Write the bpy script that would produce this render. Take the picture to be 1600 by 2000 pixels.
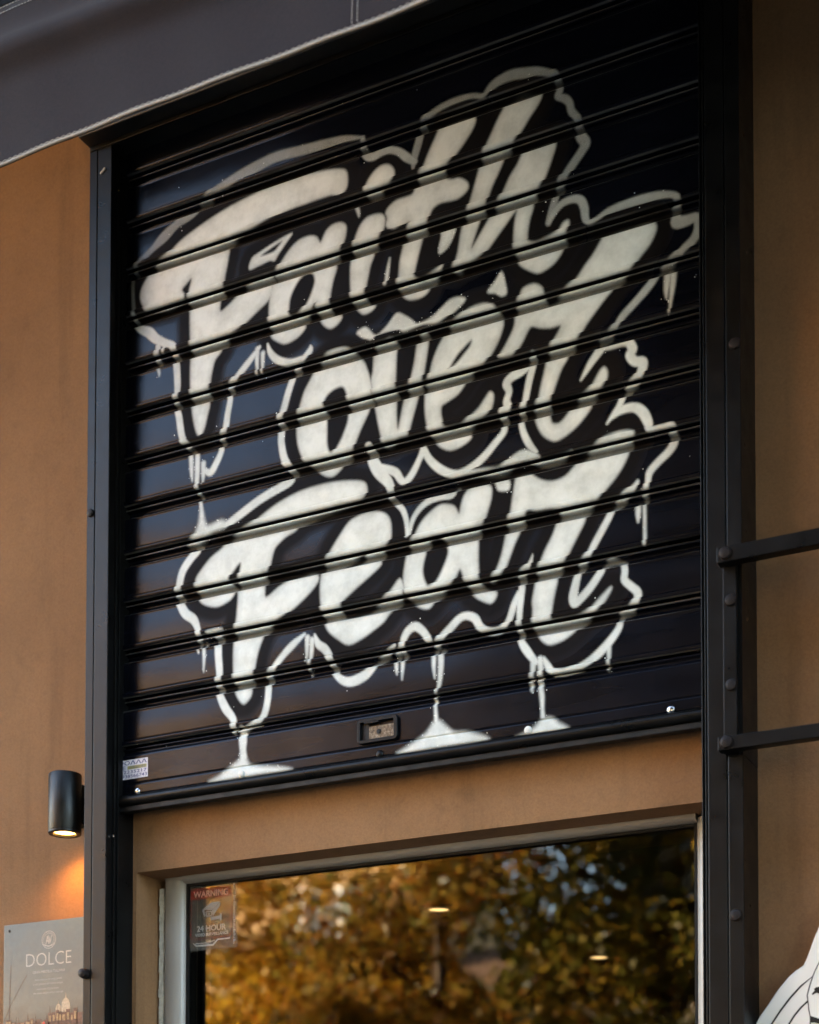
import bpy, bmesh, math, random
import numpy as np
from mathutils import Matrix, Vector

for o in list(bpy.data.objects):
    bpy.data.objects.remove(o)
S = bpy.context.scene
COL = S.collection
R = math.radians

# ---------------------------------------------------------------- camera
YAW, PITCH = R(26.3), R(2.1)
fw = Vector((-math.sin(YAW) * math.cos(PITCH), math.cos(YAW) * math.cos(PITCH), math.sin(PITCH)))
rt = Vector((math.cos(YAW), math.sin(YAW), 0))
up = rt.cross(fw)
cam = bpy.data.cameras.new('camera')
cam.sensor_fit = 'HORIZONTAL'
cam.sensor_width = 36.0
cam.lens = 70.875
cam.shift_x = -0.0625
cam.shift_y = 0.8184
cam.clip_start = 0.05
cam.clip_end = 2000
cam.dof.use_dof = True
cam.dof.focus_distance = 3.45
cam.dof.aperture_fstop = 3.4
co = bpy.data.objects.new('camera', cam)
m = Matrix((rt, up, -fw)).transposed().to_4x4()
m.translation = Vector((2.35056, -2.98742, 1.6))
co.matrix_world = m
COL.objects.link(co)
S.camera = co

# ---------------------------------------------------------------- sky and sun
SUN_EL, SUN_AZ = R(24), R(-50)          # azimuth from +Y (behind the shop) towards +X
w = bpy.data.worlds.new('World')
S.world = w
w.use_nodes = True
nt = w.node_tree
nt.nodes.clear()
sky = nt.nodes.new('ShaderNodeTexSky')
sky.sky_type = 'NISHITA'
sky.sun_disc = False
sky.sun_elevation = SUN_EL
sky.sun_rotation = SUN_AZ
sky.air_density = 1.0
sky.dust_density = 2.0
bg = nt.nodes.new('ShaderNodeBackground')
bg.inputs['Strength'].default_value = 0.12
wo = nt.nodes.new('ShaderNodeOutputWorld')
nt.links.new(sky.outputs[0], bg.inputs[0])
nt.links.new(bg.outputs[0], wo.inputs[0])

sl = bpy.data.lights.new('sun', 'SUN')
sl.energy = 4.0
sl.angle = R(0.6)
sl.color = (1.0, 0.86, 0.68)
so = bpy.data.objects.new('sun', sl)
sd = Vector((math.sin(SUN_AZ) * math.cos(SUN_EL), math.cos(SUN_AZ) * math.cos(SUN_EL), math.sin(SUN_EL)))
so.rotation_euler = (-sd).to_track_quat('-Z', 'Y').to_euler()
so.location = sd * 30
COL.objects.link(so)

S.view_settings.view_transform = 'Standard'
S.view_settings.look = 'None'
S.view_settings.gamma = 1.0
S.view_settings.exposure = 4.65
S.view_settings.use_white_balance = True
S.view_settings.white_balance_temperature = 7050
S.view_settings.white_balance_tint = 9
S.render.engine = 'CYCLES'
S.cycles.use_denoising = True
S.cycles.max_bounces = 5
S.cycles.diffuse_bounces = 2
S.cycles.glossy_bounces = 4
S.cycles.transmission_bounces = 3
S.cycles.transparent_max_bounces = 12
S.cycles.sample_clamp_indirect = 6.0

# ---------------------------------------------------------------- helpers
def tag(o, label=None, cat=None, group=None, kind=None):
    if label: o['label'] = label
    if cat: o['category'] = cat
    if group: o['group'] = group
    if kind: o['kind'] = kind
    return o

def thing(name, loc, label, cat, group=None):
    o = bpy.data.objects.new(name, None)
    o.empty_display_size = 0.05
    o.location = loc
    COL.objects.link(o)
    return tag(o, label, cat, group)

OFF = {}
def off(p):
    v = Vector((0, 0, 0))
    while p is not None:
        v += Vector(p.location)
        p = p.parent
    return v

class MB:
    def __init__(s):
        s.v = []; s.f = []
    def add(s, vs, fs):
        n = len(s.v)
        s.v += [tuple(p) for p in vs]
        s.f += [tuple(i + n for i in f) for f in fs]
        return s
    def box(s, x0, x1, y0, y1, z0, z1):
        return s.add([(x0,y0,z0),(x1,y0,z0),(x1,y1,z0),(x0,y1,z0),(x0,y0,z1),(x1,y0,z1),(x1,y1,z1),(x0,y1,z1)],
              [(0,3,2,1),(4,5,6,7),(0,1,5,4),(1,2,6,5),(2,3,7,6),(3,0,4,7)])
    def prism(s, poly, y0, y1):
        """poly: (x, z) outline, extruded from y0 (front) to y1 (back)"""
        a = sum(poly[i][0]*poly[(i+1)%len(poly)][1]-poly[(i+1)%len(poly)][0]*poly[i][1] for i in range(len(poly)))
        if a < 0: poly = poly[::-1]
        n = len(poly)
        vs = [(x, y0, z) for x, z in poly] + [(x, y1, z) for x, z in poly]
        fs = [tuple(range(n)), tuple(range(2*n-1, n-1, -1))]
        fs += [((i+1)%n, i, i+n, (i+1)%n+n) for i in range(n)]
        return s.add(vs, fs)
    def extr(s, prof, x0, x1, cap=True):
        """prof: closed (y, z) outline swept along x"""
        n = len(prof)
        vs = [(x0, y, z) for y, z in prof] + [(x1, y, z) for y, z in prof]
        fs = [(i, (i+1)%n, (i+1)%n+n, i+n) for i in range(n)]
        if cap: fs += [tuple(range(n-1,-1,-1)), tuple(range(n, 2*n))]
        return s.add(vs, fs)
    def lathe(s, c, prof, axis='z', n=32, cap=True):
        """prof: (radius, height) pairs along the axis from c"""
        c = Vector(c); vs = []; fs = []
        for r, h in prof:
            for k in range(n):
                a = 2*math.pi*k/n
                p = {'z': (r*math.cos(a), r*math.sin(a), h), 'y': (r*math.cos(a), h, r*math.sin(a)), 'x': (h, r*math.cos(a), r*math.sin(a))}[axis]
                vs.append(c + Vector(p))
        for i in range(len(prof)-1):
            for k in range(n):
                fs.append((i*n+k, i*n+(k+1)%n, (i+1)*n+(k+1)%n, (i+1)*n+k))
        if cap:
            fs.append(tuple(range(n-1,-1,-1))); fs.append(tuple(range((len(prof)-1)*n, len(prof)*n)))
        return s.add(vs, fs)
    def tube(s, pts, rad, n=8):
        pts = [Vector(p) for p in pts]; vs = []; fs = []
        if not hasattr(rad, '__len__'): rad = [rad]*len(pts)
        for i, p in enumerate(pts):
            t = (pts[min(i+1, len(pts)-1)] - pts[max(i-1, 0)]).normalized()
            u = t.cross(Vector((0, 0, 1)))
            if u.length < 1e-3: u = t.cross(Vector((1, 0, 0)))
            u.normalize(); v = t.cross(u)
            for k in range(n):
                a = 2*math.pi*k/n
                vs.append(p + (u*math.cos(a)+v*math.sin(a))*rad[i])
        for i in range(len(pts)-1):
            for k in range(n):
                fs.append((i*n+k, i*n+(k+1)%n, (i+1)*n+(k+1)%n, (i+1)*n+k))
        fs.append(tuple(range(n-1,-1,-1))); fs.append(tuple(range((len(pts)-1)*n, len(pts)*n)))
        return s.add(vs, fs)
    def ribbon(s, pts, w, y0, y1):
        """flat stroke of width w (scalar or list) along (x, z) points"""
        n = len(pts)
        if not hasattr(w, '__len__'): w = [w]*n
        L = []; Rr = []
        for i in range(n):
            a = Vector(pts[max(i-1,0)]); b = Vector(pts[min(i+1,n-1)])
            t = (b-a).normalized(); p = Vector(pts[i]); q = Vector((-t.y, t.x))*w[i]/2
            L.append(tuple(p+q)); Rr.append(tuple(p-q))
        for i in range(n-1):
            s.prism([L[i], L[i+1], Rr[i+1], Rr[i]], y0, y1)
        return s
    def shift(s, dx, dz=0.0):
        s.v = [(x+dx, y, z+dz) for x, y, z in s.v]
        return s
    def build(s, name, mat, parent=None, bevel=0, smooth=False, seg=2):
        me = bpy.data.meshes.new(name)
        d = off(parent)
        me.from_pydata([(x-d.x, y-d.y, z-d.z) for x, y, z in s.v], [], s.f)
        bm = bmesh.new(); bm.from_mesh(me)
        bmesh.ops.recalc_face_normals(bm, faces=bm.faces)
        bm.to_mesh(me); bm.free()
        me.materials.append(mat)
        o = bpy.data.objects.new(name, me)
        COL.objects.link(o)
        if parent is not None: o.parent = parent
        if smooth:
            me.shade_smooth()
            me.set_sharp_from_angle(angle=R(38))
        if bevel:
            b = o.modifiers.new('bevel', 'BEVEL'); b.width = bevel; b.segments = seg
            b.limit_method = 'ANGLE'; b.angle_limit = R(40); b.harden_normals = False
        return o

def text_mesh(txt, x0, x1, z0, z1, y, thick=0.0006, shear=0.0, MBo=None, bold=0.0):
    """text fitted to the box x0..x1, z0..z1, standing in the plane y and facing -y"""
    cu = bpy.data.curves.new('t', 'FONT'); cu.body = txt; cu.extrude = 0.0; cu.resolution_u = 3
    cu.offset = bold
    ob = bpy.data.objects.new('t', cu); COL.objects.link(ob)
    bpy.context.view_layer.update()
    me = bpy.data.meshes.new_from_object(ob.evaluated_get(bpy.context.evaluated_depsgraph_get()))
    bpy.data.objects.remove(ob); bpy.data.curves.remove(cu)
    V = [tuple(v.co) for v in me.vertices]
    F = [tuple(p.vertices) for p in me.polygons]
    bpy.data.meshes.remove(me)
    xs = [v[0]+shear*v[1] for v in V]; zs = [v[1] for v in V]
    ax, bx, az, bz = min(xs), max(xs), min(zs), max(zs)
    P = [(x0+(x-ax)/(bx-ax)*(x1-x0), y, z0+(z-az)/(bz-az)*(z1-z0)) for x, z in zip(xs, zs)]
    MBo = MBo or MB()
    return MBo.add(P, F)

# ---------------------------------------------------------------- materials
def N(nt, t, **kw):
    n = nt.nodes.new('ShaderNode' + t)
    for k, v in kw.items():
        if hasattr(n, k): setattr(n, k, v)
        else: n.inputs[k].default_value = v
    return n

def mat(name):
    m = bpy.data.materials.new(name); m.use_nodes = True
    nt = m.node_tree
    return m, nt, nt.nodes['Principled BSDF']

def ramp(nt, stops):
    r = nt.nodes.new('ShaderNodeValToRGB')
    e = r.color_ramp.elements
    while len(e) < len(stops): e.new(0.5)
    for i, (p, c) in enumerate(stops):
        e[i].position = p
        e[i].color = (c[0], c[1], c[2], 1) if hasattr(c, '__len__') else (c, c, c, 1)
    return r

def simple(name, col, rough=0.5, spec=0.5, metal=0.0, var=0.12, scale=30.0, bump=0.0, bscale=400.0, coat=0.0):
    """paint or metal with slow colour drift, gloss drift and fine relief"""
    m, nt, b = mat(name)
    geo = N(nt, 'NewGeometry')
    n1 = N(nt, 'TexNoise', Scale=scale, Detail=6.0, Roughness=0.6)
    nt.links.new(geo.outputs['Position'], n1.inputs['Vector'])
    lo = [c*(1-var) for c in col]; hi = [min(1, c*(1+var)) for c in col]
    r = ramp(nt, [(0.3, lo), (0.7, hi)])
    nt.links.new(n1.outputs['Fac'], r.inputs[0]); nt.links.new(r.outputs[0], b.inputs['Base Color'])
    r2 = ramp(nt, [(0.3, max(0.02, rough*0.8)), (0.7, min(1, rough*1.25))])
    nt.links.new(n1.outputs['Fac'], r2.inputs[0]); nt.links.new(r2.outputs[0], b.inputs['Roughness'])
    b.inputs['Specular IOR Level'].default_value = spec
    b.inputs['Metallic'].default_value = metal
    b.inputs['Coat Weight'].default_value = coat
    if bump:
        n2 = N(nt, 'TexNoise', Scale=bscale, Detail=4.0)
        nt.links.new(geo.outputs['Position'], n2.inputs['Vector'])
        bp = N(nt, 'Bump', Strength=bump, Distance=0.001)
        nt.links.new(n2.outputs['Fac'], bp.inputs['Height']); nt.links.new(bp.outputs[0], b.inputs['Normal'])
    return m

M = {}
M['rail'] = simple('black_rail_paint', (0.004, 0.0038, 0.0038), 0.32, 0.16, var=0.35, scale=18, bump=0.25, bscale=900)
M['black'] = simple('black_paint', (0.004, 0.004, 0.004), 0.45, 0.5, var=0.3, bump=0.1)
M['barblack'] = simple('matt_black_bar', (0.003, 0.003, 0.003), 0.7, 0.06)
M['rubber'] = simple('black_rubber', (0.003, 0.003, 0.003), 0.6, 0.3)
M['bolt'] = simple('brown_bolt_cap', (0.010, 0.007, 0.0065), 0.5, 0.2, var=0.3, scale=120)
M['zinc'] = simple('zinc_rivet', (0.75, 0.76, 0.78), 0.18, 0.5, 1.0, var=0.05)
M['lampblack'] = simple('anthracite_lamp', (0.006, 0.0055, 0.005), 0.36, 0.3, var=0.2, bump=0.3, bscale=1500)
M['whitesign'] = simple('white_sign', (0.72, 0.69, 0.63), 0.45, 0.4, var=0.03, scale=8)
M['ink'] = simple('black_ink', (0.008, 0.008, 0.008), 0.5, 0.3)
M['cream'] = simple('cream_thread', (0.40, 0.35, 0.29), 0.9, 0.1, var=0.15, scale=300, bump=0.6, bscale=700)
M['frame'] = simple('grey_pvc_frame', (0.28, 0.255, 0.225), 0.35, 0.5, var=0.05, scale=6)
M['seal'] = simple('old_silicone', (0.42, 0.38, 0.31), 0.6, 0.3, var=0.3, scale=60, bump=0.6, bscale=150)
M['alu'] = simple('spacer_bar', (0.5, 0.48, 0.44), 0.35, 0.5, 0.8)
M['stickerwhite'] = simple('sticker_paper', (0.72, 0.68, 0.74), 0.4, 0.4, var=0.05)
M['navy'] = simple('navy_print', (0.045, 0.045, 0.17), 0.4, 0.4)
M['olive'] = simple('olive_print', (0.36, 0.33, 0.12), 0.4, 0.4, var=0.5, scale=900)
M['red'] = simple('red_print', (0.42, 0.03, 0.025), 0.35, 0.5, var=0.15, scale=150)
M['film'] = simple('pale_print', (0.66, 0.62, 0.58), 0.3, 0.5, var=0.12, scale=200)
M['rivetpaint'] = simple('painted_rivet', (0.7, 0.69, 0.64), 0.45, 0.4)
M['greyprint'] = simple('grey_print', (0.42, 0.40, 0.41), 0.35, 0.5, var=0.15, scale=300)
M['posterwhite'] = simple('poster_white', (0.40, 0.385, 0.35), 0.5, 0.3, var=0.1, scale=200)
M['ochre'] = simple('poster_ochre', (0.33, 0.20, 0.09), 0.5, 0.3, var=0.5, scale=160)
M['umber'] = simple('poster_umber', (0.12, 0.055, 0.03), 0.5, 0.3, var=0.6, scale=140)
M['posterstone'] = simple('poster_stone', (0.42, 0.33, 0.22), 0.5, 0.3, var=0.4, scale=220)
M['posterred'] = simple('poster_red', (0.5, 0.05, 0.03), 0.5, 0.3)
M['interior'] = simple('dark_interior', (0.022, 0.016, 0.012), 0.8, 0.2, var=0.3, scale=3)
M['bark'] = simple('bark', (0.09, 0.065, 0.045), 0.9, 0.2, var=0.5, scale=14, bump=1.0, bscale=40)

for k_, al in (('red', 0.40), ('film', 0.5), ('greyprint', 0.5)):
    M[k_].node_tree.nodes['Principled BSDF'].inputs['Alpha'].default_value = al

def plaster():
    m, nt, b = mat('ochre_plaster')
    L = nt.links.new
    geo = N(nt, 'NewGeometry')
    n1 = N(nt, 'TexNoise', Scale=2.2, Detail=8.0, Roughness=0.6)
    n2 = N(nt, 'TexNoise', Scale=210.0, Detail=4.0, Roughness=0.7)
    n3 = N(nt, 'TexNoise', Scale=16.0, Detail=5.0, Roughness=0.7)
    for n in (n1, n2, n3): L(geo.outputs['Position'], n.inputs['Vector'])
    mp = N(nt, 'Mapping'); mp.inputs['Scale'].default_value = (11, 11, 0.7)
    L(geo.outputs['Position'], mp.inputs['Vector'])
    n4 = N(nt, 'TexNoise', Scale=1.0, Detail=6.0, Roughness=0.65); L(mp.outputs[0], n4.inputs['Vector'])
    r = ramp(nt, [(0.3, (0.192, 0.098, 0.044)), (0.7, (0.240, 0.125, 0.057))])
    L(n1.outputs['Fac'], r.inputs[0])
    r3 = ramp(nt, [(0.28, 0.72), (0.42, 1.0), (0.75, 1.08)]); L(n3.outputs['Fac'], r3.inputs[0])
    r2 = ramp(nt, [(0.3, 0.74), (0.5, 1.0), (0.7, 1.22)]); L(n2.outputs['Fac'], r2.inputs[0])
    r4 = ramp(nt, [(0.30, 0.80), (0.45, 1.0), (0.8, 1.05)]); L(n4.outputs['Fac'], r4.inputs[0])
    prev = r
    for q, f in ((r3, 0.50), (r2, 0.50), (r4, 1.0)):
        mu = N(nt, 'MixRGB', blend_type='MULTIPLY', Fac=f)
        L(prev.outputs[0], mu.inputs[1]); L(q.outputs[0], mu.inputs[2]); prev = mu
    L(prev.outputs[0], b.inputs['Base Color'])
    b.inputs['Roughness'].default_value = 0.85
    b.inputs['Specular IOR Level'].default_value = 0.2
    bp = N(nt, 'Bump', Strength=0.5, Distance=0.0015); L(n2.outputs['Fac'], bp.inputs['Height'])
    bp2 = N(nt, 'Bump', Strength=0.25, Distance=0.004); L(n3.outputs['Fac'], bp2.inputs['Height']); L(bp.outputs[0], bp2.inputs['Normal'])
    L(bp2.outputs[0], b.inputs['Normal'])
    return m
M['plaster'] = plaster()

def shutter_paint():
    """gloss black enamel; the sprayed lettering comes from the point attribute 'paint'
    (R white coverage, G droplet density, B matt black under-spray, A painted edge glint)"""
    m, nt, b = mat('shutter_enamel')
    L = nt.links.new
    geo = N(nt, 'NewGeometry')
    at = N(nt, 'Attribute', attribute_name='paint')
    sep = N(nt, 'SeparateColor'); L(at.outputs['Color'], sep.inputs[0])
    nz = N(nt, 'TexNoise', Scale=900.0, Detail=3.0, Roughness=0.6)
    nl = N(nt, 'TexNoise', Scale=28.0, Detail=6.0, Roughness=0.65)
    mp = N(nt, 'Mapping'); mp.inputs['Scale'].default_value = (4, 4, 22)
    ns = N(nt, 'TexNoise', Scale=1.0, Detail=2.0, Roughness=0.5)
    for n in (nz, nl): L(geo.outputs['Position'], n.inputs['Vector'])
    L(geo.outputs['Position'], mp.inputs['Vector']); L(mp.outputs[0], ns.inputs['Vector'])
    # ragged spray edge
    a = N(nt, 'Math', operation='SUBTRACT'); L(nz.outputs['Fac'], a.inputs[0]); a.inputs[1].default_value = 0.5
    one = N(nt, 'Math', operation='SUBTRACT'); one.inputs[0].default_value = 1.0; L(sep.outputs[0], one.inputs[1])
    q = N(nt, 'Math', operation='MULTIPLY'); L(sep.outputs[0], q.inputs[0]); L(one.outputs[0], q.inputs[1])
    q2 = N(nt, 'Math', operation='MULTIPLY'); L(q.outputs[0], q2.inputs[0]); L(a.outputs[0], q2.inputs[1])
    q3 = N(nt, 'Math', operation='MULTIPLY_ADD'); L(q2.outputs[0], q3.inputs[0]); q3.inputs[1].default_value = 2.6; L(sep.outputs[0], q3.inputs[2])
    # thin patches where fewer passes were sprayed
    rp = ramp(nt, [(0.30, 0.88), (0.55, 1.0)]); L(nl.outputs['Fac'], rp.inputs[0])
    q4 = N(nt, 'Math', operation='MULTIPLY'); L(q3.outputs[0], q4.inputs[0]); L(rp.outputs[0], q4.inputs[1])
    # droplets
    vo = N(nt, 'TexVoronoi', Scale=330.0); L(geo.outputs['Position'], vo.inputs['Vector'])
    sc = N(nt, 'SeparateColor'); L(vo.outputs['Color'], sc.inputs[0])
    lt = N(nt, 'Math', operation='LESS_THAN'); L(sc.outputs[0], lt.inputs[0]); L(sep.outputs[1], lt.inputs[1])
    rad = N(nt, 'Math', operation='MULTIPLY_ADD'); L(sc.outputs[1], rad.inputs[0]); rad.inputs[1].default_value = 0.4; rad.inputs[2].default_value = 0.12
    lt2 = N(nt, 'Math', operation='LESS_THAN'); L(vo.outputs['Distance'], lt2.inputs[0]); L(rad.outputs[0], lt2.inputs[1])
    dr = N(nt, 'Math', operation='MULTIPLY'); L(lt.outputs[0], dr.inputs[0]); L(lt2.outputs[0], dr.inputs[1])
    mx = N(nt, 'Math', operation='MAXIMUM', use_clamp=True); L(q4.outputs[0], mx.inputs[0]); L(dr.outputs[0], mx.inputs[1])
    # colours
    nl.inputs['Scale'].default_value = 16.0
    rw = ramp(nt, [(0.30, (0.62, 0.655, 0.61)), (0.72, (0.785, 0.815, 0.775))])
    L(nl.outputs['Fac'], rw.inputs[0])
    rk = ramp(nt, [(0.35, (0.0025, 0.003, 0.0055)), (0.75, (0.004, 0.0045, 0.008))])
    L(ns.outputs['Fac'], rk.inputs[0])
    matte = N(nt, 'MixRGB', blend_type='MIX'); L(sep.outputs[2], matte.inputs[0]); L(rk.outputs[0], matte.inputs[1]); matte.inputs[2].default_value = (0.005, 0.0038, 0.0035, 1)
    mc = N(nt, 'MixRGB', blend_type='MIX'); L(mx.outputs[0], mc.inputs[0]); L(matte.outputs[0], mc.inputs[1]); L(rw.outputs[0], mc.inputs[2])
    ed = N(nt, 'Math', operation='MULTIPLY'); L(at.outputs['Alpha'], ed.inputs[0])
    re_ = ramp(nt, [(0.35, 0.15), (0.6, 0.85)]); L(ns.outputs['Fac'], re_.inputs[0]); L(re_.outputs[0], ed.inputs[1])
    mw = N(nt, 'MixRGB', blend_type='MIX'); L(ed.outputs[0], mw.inputs[0]); L(mc.outputs[0], mw.inputs[1]); mw.inputs[2].default_value = (0.60, 0.57, 0.52, 1)  # pale metal mixed in along slat edges as a painted highlight
    L(mw.outputs[0], b.inputs['Base Color'])
    em_ = N(nt, 'Math', operation='MULTIPLY'); L(ed.outputs[0], em_.inputs[0]); em_.inputs[1].default_value = 2.0; em_.use_clamp = True
    L(em_.outputs[0], b.inputs['Metallic'])
    # gloss
    rr = ramp(nt, [(0.3, 0.19), (0.75, 0.26)]); L(ns.outputs['Fac'], rr.inputs[0])
    m1 = N(nt, 'MixRGB', blend_type='MIX'); L(sep.outputs[2], m1.inputs[0]); L(rr.outputs[0], m1.inputs[1]); m1.inputs[2].default_value = (0.55, 0.55, 0.55, 1)
    m2 = N(nt, 'MixRGB', blend_type='MIX'); L(mx.outputs[0], m2.inputs[0]); L(m1.outputs[0], m2.inputs[1]); m2.inputs[2].default_value = (0.42, 0.42, 0.42, 1)
    L(m2.outputs[0], b.inputs['Roughness'])
    rs = ramp(nt, [(0.0, 0.15), (1.0, 0.07)]); L(sep.outputs[2], rs.inputs[0])
    m3 = N(nt, 'MixRGB', blend_type='MIX'); L(mx.outputs[0], m3.inputs[0]); L(rs.outputs[0], m3.inputs[1]); m3.inputs[2].default_value = (0.3, 0.3, 0.3, 1)
    L(m3.outputs[0], b.inputs['Specular IOR Level'])
    b.inputs['Specular Tint'].default_value = (0.86, 0.86, 0.95, 1)
    bp = N(nt, 'Bump', Strength=0.12, Distance=0.0006)
    L(nz.outputs['Fac'], bp.inputs['Height'])
    nd = N(nt, 'TexNoise', Scale=5.0, Detail=1.0); L(geo.outputs['Position'], nd.inputs['Vector'])
    bd = N(nt, 'Bump', Strength=0.35, Distance=0.010); L(nd.outputs['Fac'], bd.inputs['Height']); L(bp.outputs[0], bd.inputs['Normal'])
    bq = N(nt, 'Bump', Strength=0.10, Distance=0.004)
    L(nl.outputs['Fac'], bq.inputs['Height']); L(bd.outputs[0], bq.inputs['Normal'])
    L(bq.outputs[0], b.inputs['Normal'])
    return m
M['shutter'] = shutter_paint()

def fabric():
    m, nt, b = mat('awning_canvas')
    L = nt.links.new
    geo = N(nt, 'NewGeometry')
    mp = N(nt, 'Mapping'); mp.inputs['Scale'].default_value = (900, 900, 160)
    L(geo.outputs['Position'], mp.inputs['Vector'])
    n1 = N(nt, 'TexNoise', Scale=1.0, Detail=3.0, Roughness=0.7); L(mp.outputs[0], n1.inputs['Vector'])
    mp2 = N(nt, 'Mapping'); mp2.inputs['Scale'].default_value = (160, 160, 900)
    L(geo.outputs['Position'], mp2.inputs['Vector'])
    n2 = N(nt, 'TexNoise', Scale=1.0, Detail=3.0, Roughness=0.7); L(mp2.outputs[0], n2.inputs['Vector'])
    ad = N(nt, 'Math', operation='ADD'); L(n1.outputs['Fac'], ad.inputs[0]); L(n2.outputs['Fac'], ad.inputs[1])
    hf = N(nt, 'Math', operation='MULTIPLY'); L(ad.outputs[0], hf.inputs[0]); hf.inputs[1].default_value = 0.5
    r = ramp(nt, [(0.3, (0.0055, 0.0028, 0.0027)), (0.7, (0.0225, 0.0118, 0.0112))])
    L(hf.outputs[0], r.inputs[0]); L(r.outputs[0], b.inputs['Base Color'])
    b.inputs['Roughness'].default_value = 0.85
    b.inputs['Specular IOR Level'].default_value = 0.2
    b.inputs['Sheen Weight'].default_value = 0.05
    bp = N(nt, 'Bump', Strength=0.5, Distance=0.0008)
    L(hf.outputs[0], bp.inputs['Height']); L(bp.outputs[0], b.inputs['Normal'])
    return m
M['fabric'] = fabric()

def glass(name, refl, tint):
    m, nt, b = mat(name)
    nt.nodes.remove(b)
    L = nt.links.new
    out = nt.nodes['Material Output']
    tr = N(nt, 'BsdfTransparent'); tr.inputs[0].default_value = (*tint, 1)
    gl = N(nt, 'BsdfGlossy', Roughness=0.0)
    lw = N(nt, 'Fresnel', IOR=1.5)
    ad = N(nt, 'Math', operation='ADD', use_clamp=True); L(lw.outputs[0], ad.inputs[0]); ad.inputs[1].default_value = refl
    mx = N(nt, 'MixShader'); L(ad.outputs[0], mx.inputs[0]); L(tr.outputs[0], mx.inputs[1]); L(gl.outputs[0], mx.inputs[2])
    L(mx.outputs[0], out.inputs['Surface'])
    return m
M['glass'] = glass('solar_glass', 0.02, (0.5, 0.5, 0.48))
def filmmat():
    m, nt, b = mat('clear_film')
    b.inputs['Base Color'].default_value = (0.62, 0.55, 0.45, 1)
    b.inputs['Roughness'].default_value = 0.25
    n1 = N(nt, 'TexNoise', Scale=220.0, Detail=5.0, Roughness=0.7)
    geo = N(nt, 'NewGeometry'); nt.links.new(geo.outputs['Position'], n1.inputs['Vector'])
    r = ramp(nt, [(0.35, 0.01), (0.75, 0.16)]); nt.links.new(n1.outputs['Fac'], r.inputs[0])
    nt.links.new(r.outputs[0], b.inputs['Alpha'])
    return m
M['clearfilm'] = filmmat()

def emis(name, col, st):
    m, nt, b = mat(name)
    b.inputs['Base Color'].default_value = (*col, 1)
    b.inputs['Emission Color'].default_value = (*col, 1)
    b.inputs['Emission Strength'].default_value = st
    return m

def poster_mat():
    m, nt, b = mat('poster_sky')
    L = nt.links.new
    geo = N(nt, 'NewGeometry')
    sx = N(nt, 'SeparateXYZ'); L(geo.outputs['Position'], sx.inputs[0])
    mr = N(nt, 'MapRange'); L(sx.outputs['Z'], mr.inputs[0])
    mr.inputs[1].default_value = 2.10; mr.inputs[2].default_value = 2.37
    n1 = N(nt, 'TexNoise', Scale=14.0, Detail=8.0, Roughness=0.65); L(geo.outputs['Position'], n1.inputs['Vector'])
    ad = N(nt, 'Math', operation='MULTIPLY_ADD'); L(n1.outputs['Fac'], ad.inputs[0]); ad.inputs[1].default_value = 0.55; L(mr.outputs[0], ad.inputs[2])
    sb = N(nt, 'Math', operation='SUBTRACT'); L(ad.outputs[0], sb.inputs[0]); sb.inputs[1].default_value = 0.27
    r = ramp(nt, [(0.05, (0.07, 0.048, 0.026)), (0.30, (0.112, 0.104, 0.076)), (0.65, (0.070, 0.084, 0.078)), (0.95, (0.048, 0.078, 0.088))])
    L(sb.outputs[0], r.inputs[0])
    n2 = N(nt, 'TexNoise', Scale=90.0, Detail=6.0, Roughness=0.7); L(geo.outputs['Position'], n2.inputs['Vector'])
    r2 = ramp(nt, [(0.3, 0.8), (0.7, 1.15)]); L(n2.outputs['Fac'], r2.inputs[0])
    mu = N(nt, 'MixRGB', blend_type='MULTIPLY', Fac=0.8); L(r.outputs[0], mu.inputs[1]); L(r2.outputs[0], mu.inputs[2])
    L(mu.outputs[0], b.inputs['Base Color']); b.inputs['Roughness'].default_value = 0.45
    return m
M['poster'] = poster_mat()

def leafmat(name, stops):
    m, nt, b = mat(name)
    nt.nodes.remove(b)
    L = nt.links.new
    out = nt.nodes['Material Output']
    geo = N(nt, 'NewGeometry')
    r = ramp(nt, stops); L(geo.outputs['Random Per Island'], r.inputs[0])
    d = N(nt, 'BsdfDiffuse'); t = N(nt, 'BsdfTranslucent'); g = N(nt, 'BsdfGlossy', Roughness=0.35)
    L(r.outputs[0], d.inputs[0]); L(r.outputs[0], t.inputs[0])
    g.inputs[0].default_value = (1, 1, 1, 1)
    mx = N(nt, 'MixShader', Fac=0.45); L(d.outputs[0], mx.inputs[1]); L(t.outputs[0], mx.inputs[2])
    m2 = N(nt, 'MixShader', Fac=0.015); L(mx.outputs[0], m2.inputs[1]); L(g.outputs[0], m2.inputs[2])
    L(m2.outputs[0], out.inputs['Surface'])
    return m
M['leaf_gold'] = leafmat('golden_leaves', [(0.0, (0.55, 0.30, 0.02)), (0.35, (0.62, 0.38, 0.04)), (0.7, (0.45, 0.16, 0.02)), (1.0, (0.30, 0.26, 0.04))])
M['leaf_rust'] = leafmat('rust_leaves', [(0.0, (0.30, 0.09, 0.02)), (0.35, (0.45, 0.24, 0.03)), (0.7, (0.10, 0.10, 0.02)), (1.0, (0.55, 0.34, 0.05))])
M['leaf_green'] = leafmat('green_leaves', [(0.0, (0.06, 0.07, 0.012)), (0.4, (0.13, 0.11, 0.015)), (0.75, (0.24, 0.17, 0.02)), (1.0, (0.42, 0.24, 0.03))])
M['leaf_dark'] = leafmat('dark_leaves', [(0.0, (0.028, 0.036, 0.009)), (0.6, (0.06, 0.055, 0.012)), (1.0, (0.17, 0.09, 0.015))])

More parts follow.
